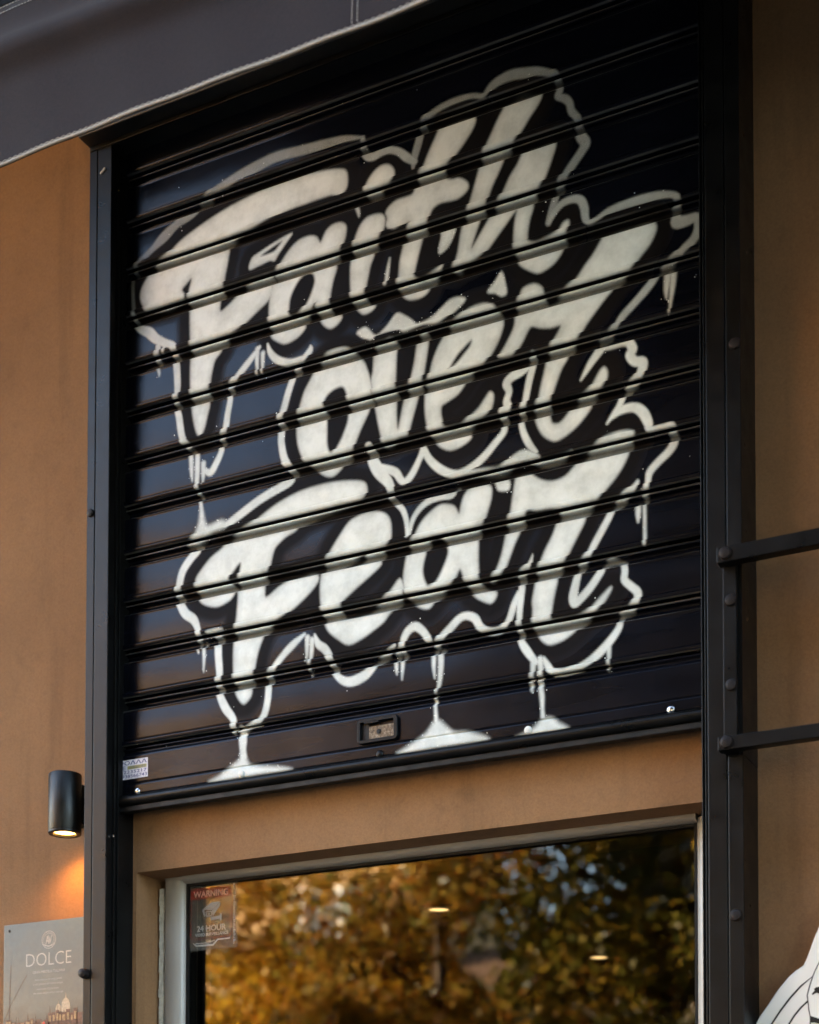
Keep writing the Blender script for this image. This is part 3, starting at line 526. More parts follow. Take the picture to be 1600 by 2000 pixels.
STROKE = [
 (0.34,[(0.018,3.7793,0.0049),(0.0162,3.8191,0.0043),(0.0158,3.8561,0.0043),(0.026,3.8915,0.0055),(0.0511,3.9079,0.0074),(0.0731,3.9202,0.008),(0.1053,3.9392,0.0134),(0.1415,3.9594,0.0103),(0.1819,3.9684,0.0085),(0.2316,3.9997,0.0096),(0.2838,4.0143,0.012),(0.3436,4.0262,0.0131),(0.4121,4.035,0.0118),(0.4796,4.0296,0.0111),(0.5459,4.0243,0.0104),(0.5917,4.0194,0.0087),(0.6396,4.008,0.004)]),
 (0.55,[(0.6383,4.0015,0.0057),(0.6345,3.9867,0.008),(0.6474,3.9655,0.0092),(0.6628,3.9597,0.0091),(0.6819,3.963,0.0085),(0.7034,3.9621,0.008),(0.7261,3.9506,0.0079),(0.745,3.9324,0.009),(0.7637,3.9176,0.0073)]),
 (0.42,[(0.76,3.9052,0.0034),(0.7637,3.9266,0.0079),(0.7723,3.9533,0.009),(0.7798,3.9814,0.0084),(0.7872,4.0004,0.0068),(0.8131,4.0113,0.0084),(0.8437,4.0172,0.0089),(0.8741,4.0186,0.0084),(0.9042,4.0156,0.0072),(0.9282,4.009,0.0066),(0.946,4.0231,0.0088),(0.9662,4.0308,0.0099),(0.9933,4.0329,0.011),(1.0225,4.0277,0.0109),(1.0515,4.0203,0.0103),(1.086,4.0046,0.0076),(1.0962,3.9937,0.007),(1.0928,3.984,0.0065),(1.1019,3.9681,0.0076),(1.0973,3.9544,0.007),(1.1132,3.9439,0.0081),(1.1234,3.9309,0.0075),(1.1279,3.9123,0.0075),(1.1425,3.8905,0.0075),(1.1424,3.8712,0.0086),(1.1491,3.852,0.0107),(1.158,3.8353,0.0107),(1.1479,3.8191,0.0091),(1.1275,3.7975,0.0091),(1.1094,3.7772,0.0086),(1.098,3.7623,0.0075),(1.0922,3.7435,0.0075),(1.083,3.7139,0.0081),(1.0761,3.6933,0.0065)]),
 (0.55,[(1.0761,3.6933,0.0054),(1.091,3.7138,0.007),(1.1081,3.726,0.0075),(1.1307,3.7279,0.008),(1.1476,3.7198,0.0085),(1.1554,3.7005,0.0085),(1.1576,3.6796,0.0075),(1.1665,3.6674,0.0053),(1.1865,3.6713,0.0064),(1.2087,3.6797,0.0074),(1.2384,3.6827,0.0084),(1.2797,3.6833,0.0094),(1.3195,3.6789,0.0094),(1.3472,3.6708,0.0073),(1.3535,3.6575,0.0067),(1.3439,3.6447,0.0062)]),
 (0.55,[(1.3502,3.6315,0.0083),(1.3523,3.6164,0.0124),(1.3702,3.6143,0.0114),(1.3923,3.6142,0.0093),(1.3974,3.5921,0.0103),(1.3868,3.5735,0.0087),(1.3678,3.5592,0.0088),(1.3487,3.5469,0.0072),(1.3295,3.5366,0.0067),(1.3135,3.5254,0.0068),(1.2919,3.5021,0.0083),(1.2648,3.478,0.0078),(1.2375,3.4568,0.0073),(1.2166,3.4328,0.0063),(1.1879,3.418,0.0063)]),
 (0.9,[(1.1878,3.399,0.0095),(1.1689,3.3773,0.0074),(1.1566,3.3602,0.0048),(1.1465,3.3468,0.0021)]),
 (0.95,[(1.2503,3.4012,0.0084),(1.2579,3.3836,0.0094),(1.2524,3.3724,0.0094),(1.2621,3.3575,0.0094),(1.2783,3.3514,0.0104),(1.2771,3.3351,0.0094),(1.2663,3.319,0.0083),(1.2511,3.3111,0.0068),(1.239,3.2942,0.0068),(1.2291,3.2745,0.0063),(1.2181,3.2614,0.0052),(1.2027,3.244,0.0021)]),
 (0.95,[(1.2148,3.2548,0.0042),(1.2345,3.2649,0.0084),(1.2617,3.2638,0.0094),(1.28,3.2481,0.0104),(1.2896,3.2272,0.0093),(1.2959,3.2092,0.0067),(1.3205,3.2078,0.0062),(1.3406,3.2073,0.0067),(1.3395,3.1932,0.0082),(1.3436,3.1748,0.0087),(1.333,3.1586,0.0082),(1.3116,3.1427,0.0077),(1.2934,3.126,0.0072),(1.289,3.1083,0.0057),(1.2847,3.0886,0.0052)]),
 (0.9,[(1.2675,3.1129,0.0031),(1.2578,3.0994,0.0073),(1.2317,3.0841,0.0068),(1.2141,3.0668,0.0068),(1.2009,3.0434,0.0073),(1.1788,3.0091,0.0073),(1.1621,2.983,0.0068),(1.1454,2.9673,0.0068),(1.1398,2.9505,0.0074),(1.133,2.9255,0.0084),(1.1285,2.9021,0.0095),(1.1307,2.8891,0.0074),(1.1418,2.8955,0.0084),(1.1641,2.9145,0.0084),(1.1863,2.9418,0.0078),(1.1951,2.9569,0.0063),(1.2061,2.9631,0.0062),(1.2192,2.9627,0.0052),(1.2355,2.9544,0.0062),(1.2398,2.936,0.0067),(1.2386,2.9186,0.0072),(1.2537,2.9024,0.0077),(1.2666,2.8877,0.0082),(1.2633,2.8707,0.0077),(1.2492,2.8577,0.0067),(1.2297,2.8508,0.0057),(1.2285,2.8282,0.0067),(1.2165,2.8095,0.0078),(1.1945,2.7873,0.0088),(1.1669,2.7678,0.0083),(1.1392,2.7566,0.0073),(1.1079,2.7521,0.0068),(1.0831,2.7582,0.0068),(1.0719,2.7726,0.0069),(1.064,2.7887,0.0032)]),
 (0.9,[(1.0457,2.7832,0.0064),(1.0263,2.8097,0.0085),(1.0126,2.8332,0.0069),(1.0091,2.8573,0.0059),(1.0092,2.8893,0.0064),(1.0127,2.926,0.0075),(1.015,2.947,0.0069),(1.0116,2.969,0.0075),(1.0289,2.9839,0.0064),(1.0358,2.9976,0.0032),(1.0393,3.0076,0.0011)]),
 (0.9,[(1.0081,2.9344,0.0053),(0.9977,2.9127,0.007),(0.986,2.8826,0.007),(0.9709,2.8659,0.0064),(0.951,2.8629,0.0065),(0.9334,2.868,0.0075),(0.9181,2.8803,0.0081),(0.9074,2.8984,0.0087),(0.8884,2.9071,0.0081),(0.8705,2.9037,0.0082),(0.8501,2.8876,0.0087),(0.8284,2.8706,0.0082),(0.8163,2.8573,0.006)]),
 (0.9,[(0.8017,2.8685,0.0071),(0.7845,2.8922,0.0082),(0.7673,2.9051,0.0094),(0.7501,2.8992,0.0088),(0.739,2.8834,0.0077),(0.7341,2.8643,0.0061),(0.7229,2.8573,0.0055)]),
 (0.85,[(0.7191,2.8712,0.0033),(0.6992,2.8589,0.0056),(0.6754,2.845,0.0072),(0.6464,2.8206,0.0112),(0.6146,2.8111,0.0112),(0.5915,2.8158,0.009),(0.5721,2.8323,0.0068),(0.563,2.8507,0.0068),(0.5565,2.8721,0.0079),(0.5434,2.8935,0.0091),(0.5264,2.9076,0.008),(0.5171,2.9297,0.0023)]),
 (0.92,[(0.4908,2.9352,0.0034),(0.4604,2.9163,0.0086),(0.4338,2.8954,0.0075),(0.4111,2.8727,0.0075),(0.3964,2.8554,0.0069),(0.3979,2.8344,0.0081),(0.3967,2.8058,0.0081),(0.39,2.778,0.0081),(0.378,2.7602,0.0075),(0.3508,2.749,0.0052),(0.3276,2.7431,0.0052)]),
 (0.92,[(0.307,2.7472,0.0064),(0.304,2.7732,0.0082),(0.2845,2.7994,0.0099),(0.269,2.8286,0.0088),(0.2619,2.8554,0.0076),(0.2659,2.8841,0.0088),(0.2628,2.9256,0.0094),(0.2612,2.9552,0.0094),(0.2583,2.978,0.0076)]),
 (0.92,[(0.2119,2.9741,0.0053),(0.2061,2.994,0.0071),(0.1946,3.0184,0.0101),(0.1717,3.0367,0.0107),(0.1572,3.0595,0.0101),(0.1498,3.081,0.0084),(0.1539,3.1101,0.009),(0.1637,3.1381,0.0096),(0.1864,3.1636,0.0101),(0.2062,3.1788,0.0083),(0.1947,3.1953,0.0083)]),
 (0.9,[(0.2818,3.2208,0.0083),(0.3205,3.2376,0.0094),(0.3712,3.26,0.0099),(0.4159,3.274,0.0099),(0.4521,3.2848,0.0093),(0.46,3.3005,0.0069),(0.4506,3.3187,0.0081),(0.4371,3.339,0.0087),(0.4288,3.3779,0.0081),(0.4287,3.407,0.0087),(0.4245,3.4312,0.007),(0.4352,3.4554,0.0081),(0.4511,3.5004,0.0081),(0.4617,3.5246,0.0075),(0.4723,3.544,0.007),(0.4895,3.5571,0.0081),(0.5027,3.57,0.0069),(0.504,3.5789,0.0023)]),
 (0.9,[(0.4948,3.5581,0.0058),(0.4789,3.5539,0.0087),(0.4495,3.5542,0.0093),(0.4198,3.5674,0.0088),(0.3994,3.5888,0.007),(0.3911,3.6119,0.0023)]),
 (0.9,[(0.3693,3.6104,0.0041),(0.3461,3.5879,0.0071),(0.3213,3.5669,0.0077),(0.3006,3.5483,0.0071),(0.2882,3.5359,0.0059),(0.2911,3.5091,0.0071),(0.2844,3.4752,0.0077),(0.2776,3.4412,0.0077),(0.2652,3.4204,0.0053),(0.2681,3.396,0.0071),(0.2529,3.3674,0.0083),(0.2389,3.3514,0.0083),(0.2247,3.358,0.006)]),
 (0.9,[(0.1744,3.4287,0.0072),(0.1585,3.4503,0.0084),(0.1494,3.5004,0.0084),(0.139,3.5389,0.0066),(0.1445,3.5738,0.0085),(0.1413,3.6228,0.0091),(0.1353,3.6484,0.0073),(0.1322,3.671,0.0085),(0.1073,3.6857,0.0091),(0.0823,3.7017,0.011),(0.063,3.7212,0.0122),(0.0407,3.7342,0.0092),(0.0243,3.7483,0.0049),(0.0181,3.7756,0.0049)]),
 (0.95,[(0.6541,3.3175,0.009),(0.663,3.2862,0.0124),(0.6783,3.2582,0.0135),(0.6985,3.2337,0.0112),(0.7086,3.2126,0.0078),(0.7061,3.1985,0.0067),(0.7174,3.1839,0.0056),(0.7361,3.1634,0.0061),(0.7461,3.1347,0.0056),(0.7473,3.1045,0.0044)]),
 (0.85,[(0.7498,3.1051,0.0044),(0.7609,3.1372,0.0055),(0.7794,3.159,0.0066),(0.8014,3.1699,0.0072),(0.8282,3.1732,0.0077),(0.8524,3.1725,0.0088),(0.8633,3.1845,0.0055)]),
 (0.95,[(0.6833,3.265,0.009),(0.7172,3.2498,0.0089),(0.731,3.2301,0.0078),(0.7422,3.2233,0.0078),(0.7595,3.2374,0.0078),(0.7768,3.2647,0.0067),(0.7854,3.2828,0.0078),(0.7817,3.2981,0.0028)]),
 (0.95,[(0.7878,3.2834,0.0066),(0.7989,3.261,0.0077),(0.8197,3.2377,0.0088),(0.8464,3.2188,0.0093),(0.8705,3.2125,0.0093),(0.898,3.2197,0.0087),(0.9277,3.2361,0.0082),(0.9537,3.2586,0.0076),(0.9748,3.2798,0.007),(0.9737,3.2985,0.0065),(0.9725,3.3204,0.0087),(0.9831,3.3277,0.0097),(0.9807,3.3434,0.0076),(0.9866,3.3615,0.007),(0.9808,3.3791,0.0092),(0.9913,3.3907,0.0097),(1.0111,3.3967,0.0097),(1.0273,3.4046,0.0081),(1.0354,3.4166,0.0075),(1.04,3.4284,0.0054)]),
 (0.92,[(1.0411,3.4055,0.0075),(1.0319,3.3723,0.0075),(1.0226,3.3314,0.0065),(1.0133,3.3045,0.0059),(1.0178,3.2712,0.0065),(1.0316,3.2402,0.007),(1.0477,3.2205,0.0037)]),
 (0.92,[(1.0362,3.2048,0.0054),(1.0614,3.1962,0.0048),(1.0864,3.195,0.0048),(1.109,3.1996,0.0042),(1.127,3.2051,0.0016)]),
]
DRIP = [
 [(0.0898,3.6828,0.0073),(0.0857,3.6547,0.0067),(0.0858,3.64,0.0049),(0.0918,3.6191,0.003),(0.0919,3.6106,0.0012)],
 [(0.1074,3.6784,0.0055),(0.1046,3.6621,0.0024)],
 [(0.1831,3.4148,0.006),(0.1848,3.3846,0.0054),(0.1864,3.3603,0.0042),(0.1879,3.3421,0.0012)],
 [(0.2018,3.3987,0.006),(0.202,3.3629,0.0066),(0.2008,3.3334,0.0054),(0.2052,3.3122,0.0036),(0.2125,3.2833,0.0042),(0.2156,3.253,0.0059)],
 [(0.219,3.3771,0.006),(0.2191,3.3533,0.0054),(0.2165,3.3301,0.0012)],
 [(0.3638,3.607,0.0059),(0.3626,3.5803,0.0047),(0.3641,3.5529,0.0024),(0.3642,3.5423,0.0012)],
 [(0.3789,3.5939,0.0053),(0.3777,3.5649,0.0035),(0.3778,3.5449,0.0012)],
 [(1.2684,3.0661,0.0052),(1.2683,3.0475,0.0052),(1.2683,3.0299,0.0016)],
 [(1.2804,3.0895,0.0047),(1.2813,3.0634,0.0036),(1.2822,3.0271,0.0031),(1.2821,2.9879,0.0031),(1.282,2.9797,0.0015)],
 [(1.3327,3.5275,0.0073),(1.3315,3.507,0.0062),(1.3293,3.4869,0.0047),(1.3292,3.4693,0.0016)],
 [(1.3443,3.5191,0.0062),(1.3421,3.4887,0.0052),(1.3377,3.4588,0.0026),(1.3354,3.4366,0.001)],
 [(1.2055,2.7906,0.0047),(1.2054,2.7668,0.0036),(1.2042,2.7431,0.0016)],
 [(1.0412,2.7881,0.0064),(1.0388,2.762,0.0048),(1.0354,2.7424,0.0042),(1.0376,2.7251,0.0026)],
 [(1.056,2.7879,0.0064),(1.0571,2.7591,0.0053),(1.0559,2.7381,0.0048),(1.0593,2.7112,0.0053),(1.0603,2.6846,0.0037),(1.0614,2.6686,0.0047)],
 [(0.8114,2.8471,0.0049),(0.8114,2.8143,0.0044),(0.8139,2.7866,0.0016)],
 [(0.8272,2.8445,0.0066),(0.8284,2.8116,0.006),(0.8248,2.774,0.0044),(0.8175,2.7533,0.0022),(0.8151,2.7318,0.0033),(0.8163,2.7098,0.0038),(0.8176,2.6911,0.0055)],
 [(0.7204,2.851,0.005),(0.7217,2.8231,0.0039),(0.723,2.8086,0.0011)],
 [(0.7365,2.8572,0.005),(0.7366,2.8263,0.0044),(0.7354,2.7956,0.0011)],
 [(0.4987,2.9271,0.0057),(0.4975,2.8988,0.004),(0.4963,2.8739,0.0011)],
 [(0.5106,2.9194,0.0063),(0.5081,2.8856,0.0046),(0.5017,2.8571,0.0028),(0.5043,2.8407,0.0017)],
 [(0.2077,2.976,0.0053),(0.205,2.9563,0.0036),(0.2079,2.9405,0.0018)],
 [(0.2205,2.962,0.0041),(0.2235,2.932,0.0041),(0.2224,2.8945,0.0012)],
 [(0.329,2.7464,0.007),(0.3305,2.723,0.0104),(0.3306,2.6998,0.0081),(0.3321,2.6822,0.0093)],
 [(0.6181,3.8655,0.0034),(0.6246,3.8499,0.004),(0.6272,3.8365,0.0017)],
 [(0.7039,3.7217,0.0017),(0.6989,3.6948,0.004),(0.6939,3.6668,0.0034)],
]

# ================================================================ the setting
g = MB().box(-300, 300, -300, 300, -0.30, -0.004).build('ground', M['grass']); tag(g, kind='structure')
p = MB().box(-60, 60, -3.4, 0.04, -0.2, 0.12).build('pavement', M['paving'], bevel=0.01); tag(p, kind='structure')
p = MB().box(-60, 60, -8.6, -3.4, -0.2, 0.0).build('road', M['asphalt']); tag(p, kind='structure')
p = MB().box(-60, 60, -10.4, -8.6, -0.2, 0.12).build('far_pavement', M['paving'], bevel=0.01); tag(p, kind='structure')

# --------------------------------------------------------------- facade
WY = 0.04                                  # front plane of the plaster
OX0, OX1, OZ = 0.0066, 1.42, 2.464         # window opening
fa = thing('shop_facade', (0.7, 0.15, 0), 'ochre plastered shop wall around the shutter and the window', 'wall')
mb = MB()
mb.box(-26, OX0, WY, WY+0.30, 0.0, 11.0)
mb.box(OX1, 30, WY, WY+0.30, 0.0, 11.0)
mb.box(2.42, 2.85, -0.45, WY-0.0005, 0.0, 11.0)  # pier added out of view to shade the right wall
mb.box(OX0, OX1, WY, WY+0.30, OZ, 11.0)
mb.box(OX0, OX1, WY, WY+0.30, 0.0, 0.55)
mb.build('plaster_wall', M['plaster'], fa)
# little rust-ringed plug in the plaster beside the awning
MB().lathe((-0.105, WY-0.001, 4.112), [(0.009, 0.0), (0.007, -0.003), (0.003, -0.004)], 'y', 14).build('wall_plug', M['bolt'], fa, smooth=True)

# the room behind the glass
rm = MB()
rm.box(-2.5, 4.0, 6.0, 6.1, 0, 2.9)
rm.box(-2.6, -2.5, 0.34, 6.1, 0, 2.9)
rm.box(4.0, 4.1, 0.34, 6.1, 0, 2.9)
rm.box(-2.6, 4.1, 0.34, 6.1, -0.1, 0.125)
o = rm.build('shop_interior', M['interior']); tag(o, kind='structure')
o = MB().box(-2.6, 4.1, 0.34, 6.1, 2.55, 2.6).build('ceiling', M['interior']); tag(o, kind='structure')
o = MB().box(-26, -25.7, WY+0.30, 6.2, 0, 11.0).build('side_wall', M['plaster']); tag(o, 'plain plastered end wall of the shop block', 'wall')
# the block above and behind the shop, so the low sun stays behind it
o = MB().box(-26, 30, 6.2, 8.0, 0, 11.0).build('rear_wall', M['plaster']); tag(o, 'plain plastered rear wall of the shop block', 'wall')
o = MB().box(-26.1, 30, 0.0, 8.0, 11.002, 11.3).build('roof_slab', M['paving']); tag(o, 'flat concrete roof slab over the shop block', 'roof')

# ================================================================ roller shutter
P0 = 3.9985; PITCH_Z = 0.11355             # joint k lies at P0 - (k-1) * PITCH_Z
def joint(k): return P0 - (k-1)*PITCH_Z
# slat profile: (mm below the joint, mm out of the face plane, + is inwards)
PROFILE = [(-1.5, 17.0), (1.0, 17.0), (2.8, 15.0), (3.2, 7.0), (3.8, 4.8), (5.4, 4.2), (7.4, 4.6), (8.4, 6.2), (9.0, 12.0), (10.4, 16.0),
           (14.5, 17.0), (18.5, 15.6), (22.0, 12.0), (25.0, 7.0), (26.8, 2.4), (27.6, 0.2), (28.4, -0.9), (29.4, -1.1), (30.6, -0.7), (32.0, -0.3)]
FL0, FL1 = 32.0, 97.0
nfl = 20
for i in range(1, nfl+1):
    t = i/nfl
    PROFILE.append((FL0+(FL1-FL0)*t, -0.3 - 0.9*math.sin(math.pi*t)))
PROFILE += [(97.6, -0.1), (98.3, 0.9), (98.9, 1.0), (99.4, 0.0), (99.8, -2.6), (100.4, -4.8), (101.4, -5.9), (102.6, -6.2), (105.0, -5.9), (107.6, -5.3), (109.2, -4.6), (110.4, -3.4), (111.2, -1.6), (111.6, 2.0), (111.7, 16.0)]
PROF = np.array(PROFILE)/1000.0
SX0, SX1, NX = -0.024, 1.424, 520
# no spray inside the joint; white in the hollow below is dimmed to imitate shade
REACH_SHADE = np.where((PROF[:, 0] < 0.0034) | (PROF[:, 0] > 0.1114), 0.0, np.where(PROF[:, 1] > 0.0125, 0.18, np.where(PROF[:, 1] > 0.009, 0.45, np.where(PROF[:, 1] > 0.003, 0.8, 1.0))))

# rolled edges: pale metal tint painted in to imitate their bright glint
EDGE = np.zeros(len(PROF))
for u_, e_ in ((0.1104, 0.5), (0.1112, 0.8), (0.0038, 0.5), (0.0054, 0.5), (0.0276, 0.6), (0.0284, 0.7)):
    EDGE[np.argmin(np.abs(PROF[:, 0]-u_))] = e_*0.42

def catmull(P, closed, n=3):
    P = np.array(P, float); k = len(P); out = []
    rng = range(k) if closed else range(k-1)
    for i in rng:
        if closed: a, b, c, d = P[i-1], P[i], P[(i+1) % k], P[(i+2) % k]
        else: a, b, c, d = P[max(i-1, 0)], P[i], P[i+1], P[min(i+2, k-1)]
        for j in range(n):
            t = j/n
            out.append(0.5*((2*b)+(c-a)*t+(2*a-5*b+4*c-d)*t*t+(3*b-a-3*c+d)*t**3))
    if not closed: out.append(P[-1])
    return np.array(out)

def seg_dist(pts, A, B, ra=None, rb=None):
    """min over segments of distance (minus radius) for each point"""
    res = np.full(len(pts), 1e9)
    for i in range(len(A)):
        d = B[i]-A[i]; L2 = max(d@d, 1e-12)
        t = np.clip(((pts-A[i])@d)/L2, 0, 1)
        q = pts-A[i]-t[:, None]*d
        dist = np.sqrt((q*q).sum(1))
        if ra is not None: dist = dist-(ra[i]+(rb[i]-ra[i])*t)
        res = np.minimum(res, dist)
    return res

def inside(pts, P):
    x, y = pts[:, 0], pts[:, 1]; c = np.zeros(len(pts), bool)
    Q = np.roll(P, -1, 0)
    for (ax, ay), (bx, by) in zip(P, Q):
        if ay == by: continue
        m = ((ay > y) != (by > y)) & (x < (bx-ax)*(y-ay)/(by-ay)+ax)
        c ^= m
    return c

def sstep(d, s):
    t = np.clip((s-d)/(2*s), 0, 1)
    return t*t*(3-2*t)

def poly_sd(pts, P, margin):
    P = catmull(P, True)
    lo, hi = P.min(0)-margin, P.max(0)+margin
    idx = np.where((pts[:, 0] > lo[0]) & (pts[:, 0] < hi[0]) & (pts[:, 1] > lo[1]) & (pts[:, 1] < hi[1]))[0]
    if not len(idx): return idx, None
    q = pts[idx]
    d = seg_dist(q, P, np.roll(P, -1, 0))
    d[inside(q, P)] *= -1
    return idx, d

def stroke_sd(pts, S_, margin):
    C = catmull(S_, False, 4)
    P, r = C[:, :2], np.maximum(C[:, 2], 0.0003)
    lo, hi = P.min(0)-margin-r.max(), P.max(0)+margin+r.max()
    idx = np.where((pts[:, 0] > lo[0]) & (pts[:, 0] < hi[0]) & (pts[:, 1] > lo[1]) & (pts[:, 1] < hi[1]))[0]
    if not len(idx): return idx, None
    return idx, seg_dist(pts[idx], P[:-1], P[1:], r[:-1], r[1:])

def paint_at(pts):
    n = len(pts)
    white = np.zeros(n); halo = np.full(n, 1.0); spk = np.full(n, 0.0001)
    for k, P in FILL.items():
        i, d = poly_sd(pts, P, 0.06)
        if d is None: continue
        soft = 0.003 if k in ('streak', 'leaf') else 0.0042
        core = 0.78+0.22*np.clip(-d/0.016, 0, 1)
        white[i] = np.maximum(white[i], sstep(d, soft)*core)
        halo[i] = np.minimum(halo[i], d)
        if k == 'streak': spk[i] = np.maximum(spk[i], 0.5*sstep(d, 0.006))
    for k, P in HOLE.items():
        i, d = poly_sd(pts, P, 0.01)
        if d is None: continue
        white[i] = np.minimum(white[i], 1-sstep(d, 0.0045))
    for k, P in BLOB.items():
        i, d = poly_sd(pts, P, 0.05)
        if d is None: continue
        soft = 0.008 if k[:2] == 'sp' else 0.004
        white[i] = np.maximum(white[i], 0.9*sstep(d, soft))
        spk[i] = np.maximum(spk[i], 0.14*np.clip(1-d/0.014, 0, 1)**2)
    for c, P in STROKE:
        i, d = stroke_sd(pts, P, 0.03)
        if d is None: continue
        white[i] = np.maximum(white[i], c*sstep(d, 0.0027))
        spk[i] = np.maximum(spk[i], 0.004*np.clip(1-d/0.02, 0, 1))
    for P in DRIP:
        i, d = stroke_sd(pts, P, 0.03)
        if d is None: continue
        white[i] = np.maximum(white[i], 0.85*sstep(d, 0.0036))
        spk[i] = np.maximum(spk[i], 0.10*np.clip(1-d/0.012, 0, 1)**2)
    matt = np.clip((0.042-halo)/0.018, 0, 1)
    return np.stack([white, spk, matt, np.zeros(n)], 1).astype(np.float32)

def sheet(name, prof_abs, x0, x1, nx, material, parent, reach_shade=None, edge=None):
    """sheet metal: (y, z) profile swept along x as a grid that carries the paint"""
    d = off(parent)
    X = np.linspace(x0, x1, nx)
    Rn = len(prof_abs)
    V = np.empty((Rn, nx, 3))
    V[:, :, 0] = X[None]; V[:, :, 1] = prof_abs[:, 0][:, None]; V[:, :, 2] = prof_abs[:, 1][:, None]
    V = V.reshape(-1, 3)
    pc = paint_at(V[:, [0, 2]])
    if reach_shade is not None: pc[:, 0] *= np.repeat(reach_shade, nx); pc[:, 1] *= np.repeat(reach_shade, nx)
    if edge is not None: pc[:, 3] = np.repeat(edge, nx)
    i = np.arange((Rn-1)*nx).reshape(Rn-1, nx)[:, :-1].ravel()
    F = np.stack([i, i+nx, i+nx+1, i+1], 1)
    me = bpy.data.meshes.new(name)
    me.vertices.add(len(V)); me.vertices.foreach_set('co', (V-np.array(d)).astype(np.float32).ravel())
    me.loops.add(F.size); me.loops.foreach_set('vertex_index', F.astype(np.int32).ravel())
    me.polygons.add(len(F)); me.polygons.foreach_set('loop_start', np.arange(0, F.size, 4, dtype=np.int32))
    me.update(calc_edges=True)
    a = me.attributes.new('paint', 'FLOAT_COLOR', 'POINT')
    a.data.foreach_set('color', pc.ravel())
    me.shade_smooth()
    me.materials.append(material)
    o = bpy.data.objects.new(name, me); COL.objects.link(o); o.parent = parent
    return o

sh = thing('roller_shutter', (0.7, 0.0, 2.6), 'black metal roller shutter spray painted with white Faith over Fear lettering', 'shutter')
rng = random.Random(3)
for k in range(-1, 12):
    pr = np.empty((len(PROF), 2))
    dy = rng.uniform(-0.0006, 0.0006); tilt = rng.uniform(-0.013, 0.013)
    pr[:, 0] = PROF[:, 1] + dy + tilt*(PROF[:, 0]-0.06)
    pr[:, 1] = joint(k) - PROF[:, 0]
    sheet('slat', pr, SX0, SX1, NX, M['shutter'], sh, REACH_SHADE, EDGE)
# bottom bar: small rib and step, tall flat, crease, riveted lip
zb = joint(12)
bp_ = [(0.009, 0.0015), (0.008, -0.002), (0.001, -0.004), (-0.0015, -0.006), (0.0, -0.008), (0.005, -0.0095), (0.006, -0.013), (0.0045, -0.0165), (0.000, -0.0195), (-0.001, -0.022)]
bp_ += [(-0.001, -0.022-0.064*i/20) for i in range(1, 21)]
bp_ += [(0.0008, -0.0868), (0.0008, -0.0878), (-0.0015, -0.0886), (-0.0025, -0.090)]
bp_ += [(-0.0025, -0.090-0.022*i/7) for i in range(1, 8)]
bp_ += [(-0.0005, -0.1132), (0.010, -0.1136)]
bpa = np.array([(y, zb+z) for y, z in bp_])
bar = sheet('bottom_bar', bpa, SX0, SX1, NX, M['shutter'], sh)
# rounded nose rail below it, with its rubber strip
nose = []
for i in range(9):
    a = math.pi*(0.15+0.85*i/8)
    nose.append((-0.010-0.013*math.sin(a), zb-0.129+0.0125*math.cos(a)))
prof = [(0.012, zb-0.1138), (-0.006, zb-0.1142)] + nose + [(0.012, zb-0.1415)]
MB().extr(prof, SX0, SX1).build('nose_rail', M['rail'], sh, smooth=True)
MB().box(SX0, SX1, -0.012, 0.010, zb-0.155, zb-0.1418).build('rubber_strip', M['rubber'], sh, bevel=0.002)
for (x, z, mm) in ((0.0393, 2.6405, 'zinc'), (1.3355, 2.6302, 'zinc'), (0.6825, 2.6352, 'rail'), (0.3281, 2.6448, 'rivetpaint'), (1.0291, 2.6448, 'rivetpaint')):
    z = max(z, zb-0.107)
    MB().lathe((x, -0.0024, z), [(0.0085, 0.0), (0.0085, -0.0012), (0.0070, -0.0032), (0.0040, -0.0044), (0.0012, -0.0048)], 'y', 20).build('rivet', M[mm], sh, smooth=True)
# lock pocket: proud rim round a recessed plate with key hole
hx0, hx1, hz0, hz1 = 0.630, 0.728, 2.668, 2.722
def rr_poly(x0, x1, z0, z1, r, n=5, bow=0.0):
    pts = []
    for cx, cz, a0 in ((x1-r, z1-r, 0), (x0+r, z1-r, 90), (x0+r, z0+r, 180), (x1-r, z0+r, 270)):
        for i in range(n+1):
            a = R(a0+90*i/n)
            pts.append((cx+r*math.cos(a), cz+r*math.sin(a)))
    return pts
def ringmesh(outer, inner, y0, y1, y_in=None):
    """frame between two outlines with the same number of points"""
    n = len(outer); s = MB()
    vs = [(x, y0, z) for x, z in outer]+[(x, y0, z) for x, z in inner]+[(x, y1, z) for x, z in outer]+[(x, y1 if y_in is None else y_in, z) for x, z in inner]
    fs = []
    for i in range(n):
        j = (i+1) % n
        fs += [(i, j, n+j, n+i), (j, i, 2*n+i, 2*n+j), (n+i, n+j, 3*n+j, 3*n+i)]
    return s.add(vs, fs)
lo = ringmesh(rr_poly(hx0, hx1, hz0, hz1, 0.009), rr_poly(hx0+0.007, hx1-0.009, hz0+0.008, hz1-0.009, 0.002), -0.0095, -0.0012, 0.004).build('lock_rim', M['rail'], bar, smooth=True, bevel=0.0012)
tag(lo, 'black recessed lock pocket in the bottom bar')
m_, nt_, b_ = mat('worn_lock_plate')
n_ = N(nt_, 'TexNoise', Scale=160.0, Detail=6.0, Roughness=0.7); ge_ = N(nt_, 'NewGeometry'); nt_.links.new(ge_.outputs['Position'], n_.inputs['Vector'])
r_ = ramp(nt_, [(0.35, (0.035, 0.022, 0.012)), (0.52, (0.12, 0.085, 0.05)), (0.7, (0.24, 0.21, 0.16))]); nt_.links.new(n_.outputs['Fac'], r_.inputs[0]); nt_.links.new(r_.outputs[0], b_.inputs['Base Color'])
b_.inputs['Roughness'].default_value = 0.5; b_.inputs['Metallic'].default_value = 0.4
MB().box(hx0+0.026, hx1-0.009, -0.0022, -0.0014, hz0+0.010, hz1-0.017).build('lock_plate', m_, bar)
